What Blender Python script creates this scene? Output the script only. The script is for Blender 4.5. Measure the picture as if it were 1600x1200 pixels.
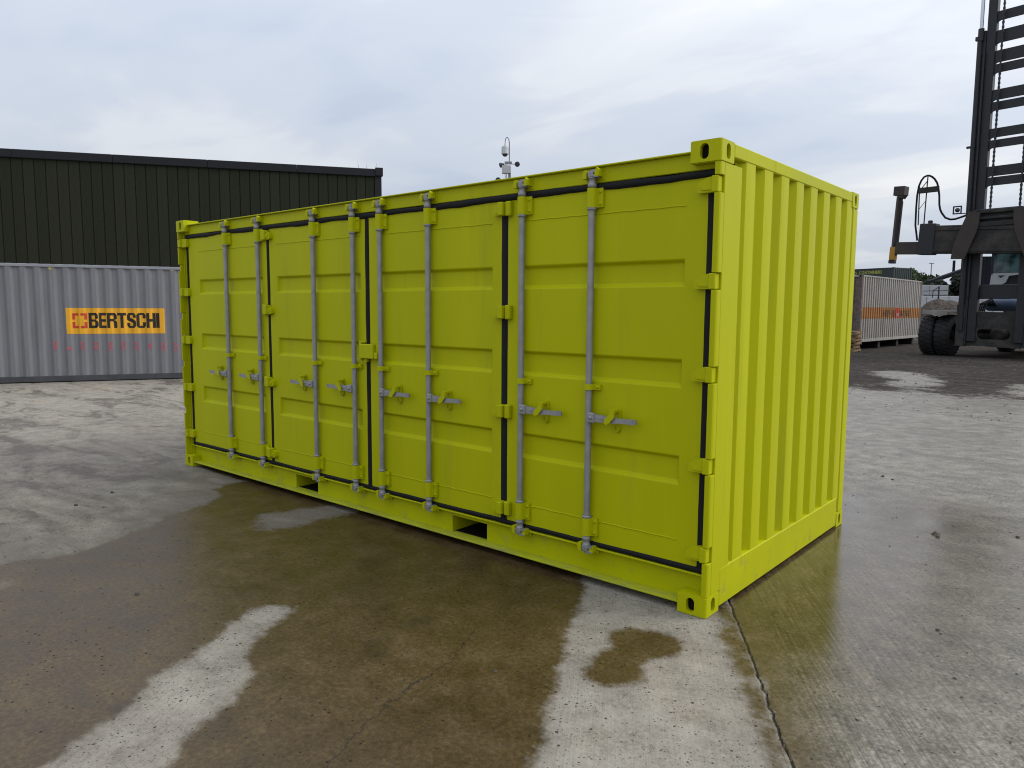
import bpy, bmesh, math, random
import numpy as np
from mathutils import Vector, Matrix, noise
from mathutils.geometry import tessellate_polygon

random.seed(7)
R = math.radians
scene = bpy.context.scene
C = scene.collection
for o in list(bpy.data.objects):
    bpy.data.objects.remove(o)

# ------------------------------------------------------------------ camera
CAM = Vector((1.71360, -3.67205, 1.70293))
yaw, pitch, roll, FPX = 0.70546691, -0.10232048, 0.0060514, 1149.36756
fw = Vector((-math.sin(yaw) * math.cos(pitch), math.cos(yaw) * math.cos(pitch), math.sin(pitch)))
rt = Vector((math.cos(yaw), math.sin(yaw), 0))
up = rt.cross(fw)
r2 = math.cos(roll) * rt + math.sin(roll) * up
u2 = -math.sin(roll) * rt + math.cos(roll) * up
cam_d = bpy.data.cameras.new('camera')
cam_d.sensor_width = 36
cam_d.lens = FPX / 1600 * 36
cam_d.clip_start = 0.05
cam_d.clip_end = 3000
cam = bpy.data.objects.new('camera', cam_d)
C.objects.link(cam)
m = Matrix((r2, u2, -fw)).transposed().to_4x4()
m.translation = CAM
cam.matrix_world = m
scene.camera = cam

# ------------------------------------------------------------------ light
SUN_AZ = R(42)      # direction towards the sun, measured from +x to +y
SUN_EL = R(36)
sd = bpy.data.lights.new('sun', 'SUN')
sd.energy = 1.5
sd.angle = R(40)
sd.color = (1.0, 0.95, 0.86)
sun = bpy.data.objects.new('sun', sd)
C.objects.link(sun)
sdir = Vector((math.cos(SUN_EL) * math.cos(SUN_AZ), math.cos(SUN_EL) * math.sin(SUN_AZ), math.sin(SUN_EL)))
sun.rotation_euler = sdir.to_track_quat('Z', 'Y').to_euler()

world = bpy.data.worlds.new('World')
scene.world = world
world.use_nodes = True
wn, wl = world.node_tree.nodes, world.node_tree.links
wn.clear()


def N(nodes, typ, **kw):
    n = nodes.new(typ)
    for k, v in kw.items():
        if k.startswith('i_'):
            n.inputs[int(k[2:]) if k[2:].isdigit() else k[2:].replace('_', ' ')].default_value = v
        else:
            setattr(n, k, v)
    return n


def ramp(nodes, stops, interp='LINEAR'):
    r = nodes.new('ShaderNodeValToRGB')
    r.color_ramp.interpolation = interp
    e = r.color_ramp.elements
    while len(e) < len(stops):
        e.new(0.5)
    for i, (p, c) in enumerate(stops):
        e[i].position = p
        e[i].color = c if len(c) == 4 else (*c, 1)
    return r


def mixc(nodes, links, fac, a, b, blend='MIX'):
    n = nodes.new('ShaderNodeMix')
    n.data_type = 'RGBA'
    n.blend_type = blend
    for idx, v in ((0, fac), (6, a), (7, b)):
        if hasattr(v, 'links'):
            links.new(v, n.inputs[idx])
        elif idx == 0:
            n.inputs[0].default_value = v
        else:
            n.inputs[idx].default_value = (*v, 1) if len(v) == 3 else v
    return n.outputs[2]


def mth(nodes, links, op, a, b=None, c=None, clamp=False):
    n = nodes.new('ShaderNodeMath')
    n.operation = op
    n.use_clamp = clamp
    for i, v in enumerate((a, b, c)):
        if v is None:
            continue
        if hasattr(v, 'links'):
            links.new(v, n.inputs[i])
        else:
            n.inputs[i].default_value = v
    return n.outputs[0]


# overcast sky: a physical sky behind an almost closed sheet of cloud
tc = N(wn, 'ShaderNodeTexCoord')
sep = N(wn, 'ShaderNodeSeparateXYZ')
wl.new(tc.outputs['Generated'], sep.inputs[0])
zc = mth(wn, wl, 'MAXIMUM', sep.outputs[2], 0.0)
den = mth(wn, wl, 'ADD', zc, 0.16)
px = mth(wn, wl, 'DIVIDE', sep.outputs[0], den)
py = mth(wn, wl, 'DIVIDE', sep.outputs[1], den)
cmb = N(wn, 'ShaderNodeCombineXYZ')
wl.new(px, cmb.inputs[0])
wl.new(py, cmb.inputs[1])
mp = N(wn, 'ShaderNodeMapping')
mp.inputs['Rotation'].default_value = (0, 0, R(-40))
mp.inputs['Scale'].default_value = (0.62, 1.0, 1)
mp.inputs['Location'].default_value = (3.1, 1.7, 0)
wl.new(cmb.outputs[0], mp.inputs[0])
n1 = N(wn, 'ShaderNodeTexNoise', i_Scale=0.75, i_Detail=3.0, i_Roughness=0.5, i_Distortion=0.35)
n2 = N(wn, 'ShaderNodeTexNoise', i_Scale=2.4, i_Detail=4.0, i_Roughness=0.55, i_Distortion=0.5)
wl.new(mp.outputs[0], n1.inputs[0])
wl.new(mp.outputs[0], n2.inputs[0])
cl = mth(wn, wl, 'ADD', mth(wn, wl, 'MULTIPLY', n1.outputs[0], 0.68), mth(wn, wl, 'MULTIPLY', n2.outputs[0], 0.32))
cr = ramp(wn, [(0.36, (0.575, 0.65, 0.785)), (0.47, (0.66, 0.72, 0.825)), (0.56, (0.785, 0.825, 0.885)), (0.66, (0.92, 0.935, 0.95))], 'EASE')
wl.new(cl, cr.inputs[0])
sky = N(wn, 'ShaderNodeTexSky', sky_type='NISHITA', sun_disc=False)
sky.sun_elevation = SUN_EL
sky.sun_rotation = math.pi / 2 - SUN_AZ
sky.dust_density = 2.0
# cloud sheet is a little brighter around the veiled sun
dt = N(wn, 'ShaderNodeVectorMath', operation='DOT_PRODUCT')
wl.new(tc.outputs['Generated'], dt.inputs[0])
dt.inputs[1].default_value = sdir
glow = mth(wn, wl, 'POWER', mth(wn, wl, 'MAXIMUM', dt.outputs['Value'], 0.0), 2.5)
gain = mth(wn, wl, 'MULTIPLY', mth(wn, wl, 'MULTIPLY_ADD', glow, 3.8, 8.5), mth(wn, wl, 'MULTIPLY_ADD', zc, 0.95, 0.86))   # overcast skies brighten towards the zenith
vm = N(wn, 'ShaderNodeVectorMath', operation='SCALE')
wl.new(cr.outputs[0], vm.inputs[0])
wl.new(gain, vm.inputs['Scale'])
skyc = mixc(wn, wl, 0.93, sky.outputs[0], vm.outputs[0])
bg = N(wn, 'ShaderNodeBackground', i_Strength=0.1)
wl.new(skyc, bg.inputs[0])
wo = N(wn, 'ShaderNodeOutputWorld')
wl.new(bg.outputs[0], wo.inputs[0])

world.cycles.sampling_method = 'MANUAL'
world.cycles.sample_map_resolution = 256

vs = scene.view_settings
vs.view_transform = 'Standard'
vs.look = 'None'
vs.exposure = 0.12
vs.gamma = 1.0
vs.use_curve_mapping = False
scene.cycles.filter_width = 1.1
scene.cycles.max_bounces = 6
scene.cycles.diffuse_bounces = 3
scene.cycles.glossy_bounces = 3
scene.render.resolution_x, scene.render.resolution_y = 1024, 768

# ------------------------------------------------------------------ materials
MATS = {}


def mat(name, color, rough=0.5, metal=0.0, var=0.10, vscale=3.0, bump=0.0, bscale=60.0, dirt=None, dirt_amt=0.0, dscale=4.0,
        spec=0.5, coat=0.0, stretch=(1, 1, 1)):
    if name in MATS:
        return MATS[name]
    mt = bpy.data.materials.new(name)
    mt.use_nodes = True
    nd, lk = mt.node_tree.nodes, mt.node_tree.links
    b = nd['Principled BSDF']
    tcn = N(nd, 'ShaderNodeTexCoord')
    mpn = N(nd, 'ShaderNodeMapping')
    mpn.inputs['Scale'].default_value = stretch
    lk.new(tcn.outputs['Object'], mpn.inputs[0])
    a = N(nd, 'ShaderNodeTexNoise', i_Scale=vscale, i_Detail=6.0, i_Roughness=0.6)
    lk.new(mpn.outputs[0], a.inputs[0])
    lo = tuple(max(0, c * (1 - var)) for c in color)
    hi = tuple(min(1, c * (1 + var)) for c in color)
    rp = ramp(nd, [(0.3, lo), (0.7, hi)])
    lk.new(a.outputs[0], rp.inputs[0])
    col = rp.outputs[0]
    rsock = mth(nd, lk, 'MULTIPLY_ADD', a.outputs[0], 0.25, rough - 0.12, clamp=True)
    if dirt is not None:
        d = N(nd, 'ShaderNodeTexNoise', i_Scale=dscale, i_Detail=9.0, i_Roughness=0.68)
        lk.new(mpn.outputs[0], d.inputs[0])
        dm = ramp(nd, [(0.62 - 0.35 * dirt_amt, (0, 0, 0)), (0.80 - 0.25 * dirt_amt, (1, 1, 1))])
        lk.new(d.outputs[0], dm.inputs[0])
        dfac = mth(nd, lk, 'MULTIPLY', dm.outputs[0], min(1, 0.45 + dirt_amt))
        col = mixc(nd, lk, dfac, col, dirt)
        rsock = mth(nd, lk, 'MULTIPLY_ADD', dfac, 0.3, rsock, clamp=True)
    lk.new(col, b.inputs['Base Color'])
    lk.new(rsock, b.inputs['Roughness'])
    b.inputs['Metallic'].default_value = metal
    b.inputs['Specular IOR Level'].default_value = spec
    b.inputs['Coat Weight'].default_value = coat
    if bump:
        bn = N(nd, 'ShaderNodeTexNoise', i_Scale=bscale, i_Detail=4.0)
        lk.new(mpn.outputs[0], bn.inputs[0])
        bp = N(nd, 'ShaderNodeBump', i_Strength=bump, i_Distance=0.004)
        lk.new(bn.outputs[0], bp.inputs['Height'])
        lk.new(bp.outputs[0], b.inputs['Normal'])
    MATS[name] = mt
    return mt


LIME = LIME_ = (0.428, 0.441, 0.0005)
M_lime = mat('lime_paint', LIME, rough=0.5, var=0.06, vscale=0.5, bump=0.22, bscale=1.2, dirt=(0.33, 0.325, 0.02), dirt_amt=0.12, dscale=1.1, spec=0.14, stretch=(4, 4, 0.5))
M_limes = mat('splashed_lime_paint', LIME_, rough=0.5, var=0.07, vscale=2, dirt=(0.24, 0.21, 0.07), dirt_amt=0.16, dscale=7, spec=0.14)
M_limec = mat('chipped_lime_paint', LIME_, rough=0.5, var=0.05, vscale=3, dirt=(0.025, 0.02, 0.015), dirt_amt=-0.14, dscale=26, spec=0.14)
M_limed = mat('dusty_lime_paint', (0.40, 0.43, 0.02), rough=0.6, var=0.1, vscale=6, dirt=(0.25, 0.235, 0.11), dirt_amt=0.36, dscale=5, stretch=(1, 4, 4), spec=0.14)
M_rub = mat('black_rubber', (0.008, 0.008, 0.009), rough=0.75, var=0.3, vscale=20, spec=0.25)
M_galv = mat('galvanised_steel', (0.29, 0.29, 0.29), rough=0.55, metal=0.4, var=0.16, vscale=14, dirt=(0.22, 0.21, 0.2), dirt_amt=0.12, dscale=12)
M_shade = mat('painted_void_shade', (0.008, 0.007, 0.005), rough=0.9, spec=0.1)  # near-black colour standing in for shade in slots and pockets
M_grey = mat('grey_container_paint', (0.168, 0.166, 0.178), rough=0.55, var=0.09, vscale=2.0, dirt=(0.11, 0.105, 0.105), dirt_amt=0.12, dscale=1.5, stretch=(3, 3, 0.5))
M_greyd = mat('dark_rail_paint', (0.05, 0.05, 0.055), rough=0.6, var=0.2, vscale=4)
M_greyt = mat('pale_rail_paint', (0.25, 0.255, 0.28), rough=0.5, var=0.1, vscale=4)
M_orange = mat('orange_vinyl', (0.74, 0.36, 0.010), rough=0.45, var=0.08, vscale=4)
M_ink = mat('black_vinyl', (0.010, 0.008, 0.006), rough=0.5)
M_red = mat('red_vinyl', (0.50, 0.035, 0.01), rough=0.5)
M_redf = mat('faded_red_stencil', (0.40, 0.10, 0.12), rough=0.7, var=0.3, vscale=30, dirt=(0.20, 0.19, 0.20), dirt_amt=0.30, dscale=22)
M_ylab = mat('yellow_label', (0.35, 0.32, 0.07), rough=0.5)
M_clad = mat('dark_green_cladding', (0.0175, 0.0195, 0.010), rough=0.75, var=0.12, vscale=0.8, stretch=(1, 1, 0.2), dirt=(0.025, 0.026, 0.016), dirt_amt=0.25, dscale=1.2, spec=0.2)
M_clad2 = mat('dark_green_cladding_faded', (0.021, 0.023, 0.0125), rough=0.75, var=0.12, vscale=0.8, stretch=(1, 1, 0.2), spec=0.2)
M_fascia = mat('black_fascia', (0.009, 0.0095, 0.012), rough=0.6, var=0.2, spec=0.3)
M_rust = mat('rusty_steel', (0.13, 0.10, 0.09), rough=0.85, var=0.4, vscale=6)
M_white = mat('weathered_white_paint', (0.31, 0.29, 0.26), rough=0.6, var=0.16, vscale=1.6, dirt=(0.17, 0.125, 0.085), dirt_amt=0.34, dscale=1.0, stretch=(4, 4, 0.6))
M_wor = mat('faded_orange_paint', (0.34, 0.14, 0.025), rough=0.6, var=0.16, vscale=3, dirt=(0.3, 0.15, 0.06), dirt_amt=0.2, dscale=4)
M_wlet = mat('faded_dark_letters', (0.10, 0.05, 0.02), rough=0.7, var=0.4, vscale=9, dirt=(0.4, 0.17, 0.03), dirt_amt=0.35, dscale=8)
M_grn = mat('dark_green_container_paint', (0.018, 0.03, 0.026), rough=0.5, var=0.15)
M_navy = mat('dark_navy_container_paint', (0.012, 0.014, 0.02), rough=0.8, var=0.15, spec=0.15)
M_ytext = mat('yellow_green_lettering', (0.40, 0.40, 0.05), rough=0.5)
M_wood = mat('pallet_wood', (0.24, 0.155, 0.08), rough=0.85, var=0.3, vscale=8, stretch=(1, 8, 8))
M_timber = mat('old_timber', (0.03, 0.024, 0.02), rough=0.9, var=0.3, vscale=8)
M_mast = mat('dark_mast_steel', (0.010, 0.0115, 0.016), rough=0.55, var=0.25, vscale=3, dirt=(0.035, 0.03, 0.026), dirt_amt=0.2)
M_mach = mat('grimy_machine_steel', (0.028, 0.027, 0.026), rough=0.65, var=0.35, vscale=2.5, dirt=(0.085, 0.074, 0.063), dirt_amt=0.42, dscale=1.6, spec=0.25)
M_brown = mat('brown_grimy_steel', (0.036, 0.027, 0.022), rough=0.7, var=0.3, vscale=3, dirt=(0.07, 0.055, 0.045), dirt_amt=0.25)
M_chrome = mat('chrome_rod', (0.55, 0.57, 0.62), rough=0.25, metal=0.9)
M_tank = mat('blue_grey_tank', (0.06, 0.085, 0.15), rough=0.45, var=0.3, vscale=4, dirt=(0.15, 0.15, 0.16), dirt_amt=0.2)
M_cabw = mat('cab_white_paint', (0.46, 0.48, 0.49), rough=0.45)
M_ypost = mat('chipped_yellow_paint', (0.40, 0.20, 0.015), rough=0.6, var=0.25, vscale=5, dirt=(0.06, 0.04, 0.03), dirt_amt=0.3, dscale=5)
M_tyre = mat('tyre_rubber', (0.012, 0.012, 0.013), rough=0.8, var=0.3, vscale=6, dirt=(0.03, 0.028, 0.025), dirt_amt=0.3)
M_fender = mat('pale_dusty_fender', (0.27, 0.25, 0.225), rough=0.85, var=0.25, spec=0.2)
M_rim = mat('dusty_rim', (0.11, 0.095, 0.085), rough=0.8, var=0.3)
M_cctv = mat('pale_camera_housing', (0.44, 0.45, 0.46), rough=0.45, var=0.05)
M_cctvd = mat('dark_camera_parts', (0.03, 0.033, 0.04), rough=0.4)
M_pole = mat('grey_pole', (0.20, 0.21, 0.25), rough=0.5)
M_bark = mat('bark', (0.05, 0.04, 0.03), rough=0.9, var=0.3)
M_leaf = mat('leaf_mid', (0.045, 0.07, 0.022), rough=0.7, var=0.35, vscale=0.8)
M_leafd = mat('leaf_dark', (0.016, 0.026, 0.013), rough=0.7, var=0.35, vscale=0.8)
M_block = mat('pale_concrete_block', (0.40, 0.41, 0.43), rough=0.85, var=0.12, vscale=2)
M_gravel = mat('gravel', (0.075, 0.062, 0.052), rough=0.95, var=0.6, vscale=9, spec=0.1, dirt=(0.16, 0.14, 0.12), dirt_amt=0.2, dscale=14)
M_stone = mat('loose_stone', (0.055, 0.05, 0.045), rough=0.8, var=0.4, vscale=20)
M_floor = mat('plywood_underside', (0.05, 0.045, 0.035), rough=0.9)

gm = bpy.data.materials.new('tinted_cab_glass')
gm.use_nodes = True
gb = gm.node_tree.nodes['Principled BSDF']
gn = N(gm.node_tree.nodes, 'ShaderNodeTexNoise', i_Scale=2.2, i_Detail=3.0)
gr = ramp(gm.node_tree.nodes, [(0.38, (0.008, 0.02, 0.022)), (0.62, (0.09, 0.17, 0.175))])
gm.node_tree.links.new(gn.outputs[0], gr.inputs[0])
gm.node_tree.links.new(gr.outputs[0], gb.inputs['Base Color'])
gb.inputs['Roughness'].default_value = 0.12
M_glass = gm


# ------------------------------------------------------------------ mesh builder
class MB:
    def __init__(s):
        s.v, s.f, s.sm, s.mi, s.cur = [], [], [], [], 0

    def add(s, vs, fs, smooth=False):
        b = len(s.v)
        s.v += [tuple(p) for p in vs]
        s.f += [tuple(i + b for i in f) for f in fs]
        s.sm += [smooth] * len(fs)
        s.mi += [s.cur] * len(fs)
        return s

    def box(s, x0, x1, y0, y1, z0, z1, bev=0.0):
        if x0 > x1: x0, x1 = x1, x0
        if y0 > y1: y0, y1 = y1, y0
        if z0 > z1: z0, z1 = z1, z0
        if bev <= 0:
            return s.add([(x0, y0, z0), (x1, y0, z0), (x1, y1, z0), (x0, y1, z0), (x0, y0, z1), (x1, y0, z1), (x1, y1, z1), (x0, y1, z1)],
                         [(3, 2, 1, 0), (4, 5, 6, 7), (0, 1, 5, 4), (1, 2, 6, 5), (2, 3, 7, 6), (3, 0, 4, 7)])
        b = min(bev, (x1 - x0) * .45, (y1 - y0) * .45, (z1 - z0) * .45)
        lo, hi = (x0, y0, z0), (x1, y1, z1)
        vs, idx = [], {}
        for sx in (0, 1):
            for sy in (0, 1):
                for sz in (0, 1):
                    sg = (sx, sy, sz)
                    for ax in range(3):
                        p = []
                        for k in range(3):
                            e = hi[k] if sg[k] else lo[k]
                            p.append(e if k == ax else e + (-b if sg[k] else b))
                        idx[(sg, ax)] = len(vs)
                        vs.append(p)
        fs = []
        c = Vector(((x0 + x1) / 2, (y0 + y1) / 2, (z0 + z1) / 2))

        def face(l):
            P = [Vector(vs[i]) for i in l]
            nn = (P[1] - P[0]).cross(P[2] - P[0])
            if nn.dot(sum(P, Vector()) / len(P) - c) < 0:
                l = l[::-1]
            fs.append(tuple(l))
        for ax in range(3):
            o1, o2 = [k for k in range(3) if k != ax]
            for sd_ in (0, 1):
                l = []
                for q in ((0, 0), (1, 0), (1, 1), (0, 1)):
                    sg = [0, 0, 0]
                    sg[ax] = sd_; sg[o1] = q[0]; sg[o2] = q[1]
                    l.append(idx[(tuple(sg), ax)])
                face(l)
        for ax in range(3):
            o1, o2 = [k for k in range(3) if k != ax]
            for q in ((0, 0), (1, 0), (1, 1), (0, 1)):
                a = [0, 0, 0]; a[o1] = q[0]; a[o2] = q[1]
                a2 = list(a); a2[ax] = 1
                face([idx[(tuple(a), o1)], idx[(tuple(a2), o1)], idx[(tuple(a2), o2)], idx[(tuple(a), o2)]])
        for sx in (0, 1):
            for sy in (0, 1):
                for sz in (0, 1):
                    face([idx[((sx, sy, sz), k)] for k in range(3)])
        return s.add(vs, fs)

    def tube(s, pts, r, n=12, caps=True, smooth=True):
        pts = [Vector(p) for p in pts]
        rs = r if isinstance(r, (list, tuple)) else [r] * len(pts)
        b, vs, fs = 0, [], []
        prev = None
        for i, p in enumerate(pts):
            t = (pts[min(i + 1, len(pts) - 1)] - pts[max(i - 1, 0)])
            t.normalize()
            if prev is None:
                ref = Vector((0, 0, 1)) if abs(t.z) < 0.9 else Vector((1, 0, 0))
                a = t.cross(ref).normalized()
            else:
                a = (prev - t * prev.dot(t)).normalized()
            prev = a
            c = t.cross(a)
            for k in range(n):
                an = 2 * math.pi * k / n
                vs.append(p + (a * math.cos(an) + c * math.sin(an)) * rs[i])
        for i in range(len(pts) - 1):
            for k in range(n):
                k2 = (k + 1) % n
                fs.append((i * n + k, i * n + k2, (i + 1) * n + k2, (i + 1) * n + k))
        s.add(vs, fs, smooth)
        if caps:
            s.add(vs[:n], [tuple(range(n))[::-1]])
            s.add(vs[-n:], [tuple(range(n))])
        return s

    def lathe(s, prof, axis_p, axis='z', n=24, smooth=True):
        """prof: list of (radius, along)"""
        vs, fs = [], []
        for r, h in prof:
            for k in range(n):
                an = 2 * math.pi * k / n
                c, d = r * math.cos(an), r * math.sin(an)
                p = {'z': (c, d, h), 'x': (h, c, d), 'y': (c, h, d)}[axis]
                vs.append((p[0] + axis_p[0], p[1] + axis_p[1], p[2] + axis_p[2]))
        for i in range(len(prof) - 1):
            for k in range(n):
                k2 = (k + 1) % n
                fs.append((i * n + k, i * n + k2, (i + 1) * n + k2, (i + 1) * n + k))
        return s.add(vs, fs, smooth)

    def prism(s, poly, plane, d0, d1, holes=()):
        """extrude a 2-D polygon. plane 'xz' (extrude y), 'yz' (extrude x), 'xy' (extrude z)"""
        def P(q, d):
            return {'xz': (q[0], d, q[1]), 'yz': (d, q[0], q[1]), 'xy': (q[0], q[1], d)}[plane]
        loops = [list(poly)] + [list(h) for h in holes]
        flat = [q for l in loops for q in l]
        tris = tessellate_polygon([[Vector((q[0], q[1], 0)) for q in l] for l in loops])
        nn = len(flat)
        vs = [P(q, d0) for q in flat] + [P(q, d1) for q in flat]
        fs = [tuple(t) for t in tris] + [tuple(i + nn for i in t[::-1]) for t in tris]
        b = 0
        for l in loops:
            k = len(l)
            for i in range(k):
                j = (i + 1) % k
                fs.append((b + i, b + j, nn + b + j, nn + b + i))
            b += k
        return s.add(vs, fs)

    def mesh(s, name, material=None, recalc=True):
        me = bpy.data.meshes.new(name)
        me.from_pydata(s.v, [], s.f)
        me.polygons.foreach_set('use_smooth', s.sm)
        me.polygons.foreach_set('material_index', s.mi)
        if recalc:
            bm = bmesh.new()
            bm.from_mesh(me)
            bmesh.ops.recalc_face_normals(bm, faces=bm.faces)
            bm.to_mesh(me)
            bm.free()
        if material:
            me.materials.append(material)
        return me

    def build(s, name, material, parent=None, label=None, recalc=True):
        o = bpy.data.objects.new(name, s.mesh(name, material, recalc))
        C.objects.link(o)
        if parent:
            o.parent = parent
        if label:
            o['label'] = label
        return o


def part(name, me, parent, loc=(0, 0, 0), rz=0, label=None, scale=None):
    o = bpy.data.objects.new(name, me)
    C.objects.link(o)
    o.parent = parent
    o.location = loc
    o.rotation_euler = (0, 0, rz)
    if scale:
        o.scale = scale
    if label:
        o['label'] = label
    return o


def thing(name, label, cat, loc=(0, 0, 0), rz=0, group=None):
    o = bpy.data.objects.new(name, None)
    o.empty_display_size = 0.2
    C.objects.link(o)
    o.location = loc
    o.rotation_euler = (0, 0, rz)
    o['label'] = label
    o['category'] = cat
    if group:
        o['group'] = group
    return o


def tag(o, label, cat, group=None):
    o['label'] = label
    o['category'] = cat
    if group:
        o['group'] = group
    return o


def bevel(o, w, seg=2, ang=20):
    md = o.modifiers.new('edge_bevel', 'BEVEL')
    md.width = w
    md.segments = seg
    md.limit_method = 'ANGLE'
    md.angle_limit = R(ang)
    md.harden_normals = False
    return o


# ------------------------------------------------------------------ ground
def poly_sdf(P, poly):
    """positive inside, metres"""
    x, y = P[:, 0], P[:, 1]
    d2 = np.full(len(P), 1e9)
    ins = np.zeros(len(P), bool)
    n = len(poly)
    for i in range(n):
        ax, ay = poly[i]
        bx, by = poly[(i + 1) % n]
        ex, ey = bx - ax, by - ay
        l2 = ex * ex + ey * ey + 1e-12
        t = np.clip(((x - ax) * ex + (y - ay) * ey) / l2, 0, 1)
        d2 = np.minimum(d2, (x - ax - t * ex) ** 2 + (y - ay - t * ey) ** 2)
        if ay != by:
            c = ((ay > y) != (by > y)) & (x < (bx - ax) * (y - ay) / (by - ay) + ax)
            ins ^= c
    return np.where(ins, np.sqrt(d2), -np.sqrt(d2))


G_main = [(-4.05, -2.75), (-3.91, -2.27), (-3.84, -2.11), (-3.77, -1.93), (-3.87, -1.66), (-3.94, -1.45), (-4.02, -1.24), (-4.22, -0.99), (-4.32, -0.66), (-4.51, -0.42), (-4.78, -0.34), (-4.89, -0.17), (-4.86, 0.03), (-5.52, 0.02), (-5.85, 0.05), (-5.9, 1.43), (-1.12, 0.39), (-0.8, -0.03), (-0.62, -0.33), (-0.42, -0.7), (-0.36, -0.79), (-0.31, -0.83), (-0.26, -0.97), (-0.13, -1.2), (-0.05, -1.36), (-0.01, -1.47), (0.11, -1.65), (0.31, -1.92), (0.45, -2.43), (-0.31, -3.09), (-1.46, -3.45)]
G_strip = [(-1.09, -3.13), (-1.27, -2.86), (-1.39, -2.71), (-1.45, -2.55), (-1.54, -2.39), (-1.65, -2.26), (-1.7, -2.09), (-1.78, -1.92), (-1.89, -1.72), (-1.97, -1.58), (-1.98, -1.49), (-1.84, -1.39), (-1.79, -1.49), (-1.74, -1.59), (-1.67, -1.74), (-1.59, -1.84), (-1.49, -1.91), (-1.36, -1.95), (-1.31, -1.96), (-1.26, -2.07), (-1.21, -2.13), (-1.12, -2.26), (-1.06, -2.36), (-0.98, -2.44), (-0.9, -2.54), (-0.68, -2.78)]
G_patch = [(-3.64, -0.65), (-3.8, -0.49), (-3.69, -0.31), (-3.66, -0.15), (-3.48, 0.12), (-3.22, 0.13), (-3.1, -0.07), (-3.17, -0.3), (-3.13, -0.5), (-3.21, -0.72), (-3.34, -0.8)]
G_spot = [(-0.32, -0.51), (-0.25, -0.38), (-0.09, -0.29), (0.03, -0.33), (0.07, -0.44), (0.06, -0.54), (-0.0, -0.61), (0.01, -0.7), (0.07, -0.78), (0.06, -0.89), (-0.01, -0.98), (-0.1, -0.98), (-0.19, -0.92), (-0.24, -0.8), (-0.22, -0.69), (-0.24, -0.62)]
G_seep = [(0.01, 0.2), (-0.01, 0.33), (0.99, -0.15), (1.37, -1.35), (1.0, -1.67), (0.75, -1.09), (0.54, -0.75), (0.32, -0.33)]
G_pale = [[(-3.6, -2.36), (-3.5, -2.31), (-3.41, -2.32), (-3.39, -2.41)], [(-2.44, -2.13), (-2.46, -2.07), (-2.41, -2.05), (-2.39, -2.09)]]
G_apale = [[(-3.87, 18.24), (-3.65, 19.96), (-3.21, 19.17), (-3.08, 17.14), (-3.33, 16.65)],
           [(-2.56, 14.39), (-2.71, 15.87), (-2.72, 17.24), (-2.82, 18.98), (-2.58, 19.21), (-2.36, 17.59), (-2.07, 18.11), (-1.85, 15.85), (-1.73, 13.76), (-1.98, 13.52), (-2.2, 15.12), (-2.3, 14.09)],
           [(-0.38, 15.38), (-0.33, 17.73), (0.39, 18.0), (0.63, 14.45), (-0.07, 14.08)]]

JA = Vector((0.012, 0.285))                       # the joint between two cast slabs
JD = Vector((0.535, -0.845)).normalized()         # along the joint
JN = Vector((-JD.y, JD.x))                        # across it, to the right


def axis_coords(fine0, fine1, step, far, extra=()):
    a = list(np.arange(fine0, fine1 + 1e-6, step))
    s_, p = step, fine1
    while p < far:
        s_ *= 1.16
        p += s_
        a.append(p)
    s_, p = step, fine0
    while p > -far:
        s_ *= 1.16
        p -= s_
        a.insert(0, p)
    return np.array(sorted(set([x for x in a if all(abs(x - e) > 0.012 for e in extra)] + list(extra))))


us = axis_coords(-9.0, 4.0, 0.04, 420)            # along joint, towards camera positive
vv = axis_coords(-6.5, 3.2, 0.04, 420, extra=(-0.006, -0.003, 0.003, 0.006))
UU, VV = np.meshgrid(us, vv, indexing='ij')
rng = np.random.RandomState(3)
wob = np.cumsum(rng.randn(len(us)) * 0.002)
wob -= np.linspace(wob[0], wob[-1], len(us))
wob2 = rng.randn(len(us)) * 0.004
Voff = VV.copy()
near = np.abs(VV) < 0.02
Voff[near] = (VV + (0.35 * wob + wob2)[:, None])[near]
X = JA.x + UU * JD.x + Voff * JN.x
Y = JA.y + UU * JD.y + Voff * JN.y
Z = np.zeros_like(X)
Z[(np.abs(VV) < 0.0045)] = -0.010
nu, nv = X.shape
gv = np.stack([X, Y, Z], -1).reshape(-1, 3)
ii = np.arange(nu * nv).reshape(nu, nv)
gf = np.stack([ii[:-1, :-1], ii[1:, :-1], ii[1:, 1:], ii[:-1, 1:]], -1).reshape(-1, 4)
gme = bpy.data.meshes.new('ground')
gme.vertices.add(len(gv))
gme.vertices.foreach_set('co', gv.ravel())
gme.loops.add(gf.size)
gme.loops.foreach_set('vertex_index', gf.ravel())
gme.polygons.add(len(gf))
gme.polygons.foreach_set('loop_start', np.arange(0, gf.size, 4))
gme.polygons.foreach_set('loop_total', np.full(len(gf), 4))
gme.update(calc_edges=True)
gme.validate()
P2 = gv[:, :2]
vflat = VV.reshape(-1)
s_main = poly_sdf(P2, G_main)
s_dry = np.maximum(poly_sdf(P2, G_strip), np.maximum(poly_sdf(P2, G_pale[0]), poly_sdf(P2, G_pale[1])))
s_patch = poly_sdf(P2, G_patch)
s_spot = poly_sdf(P2, G_spot)
s_seep = np.minimum(0.055 - np.abs(vflat + 0.04), 0.6)
wet = np.minimum(s_main, -s_dry)
wet = np.minimum(wet, np.where(s_patch > -0.35, -s_patch * 0.6 + 0.02, 9))
wet = np.maximum(wet, s_spot)
right = np.where(vflat > 0, np.minimum(vflat + 0.02, 0.5), -9)
wet = np.maximum(wet, np.maximum(right, np.where(gv[:, 0] > -0.1, s_seep * 0.7, -9)))
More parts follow.
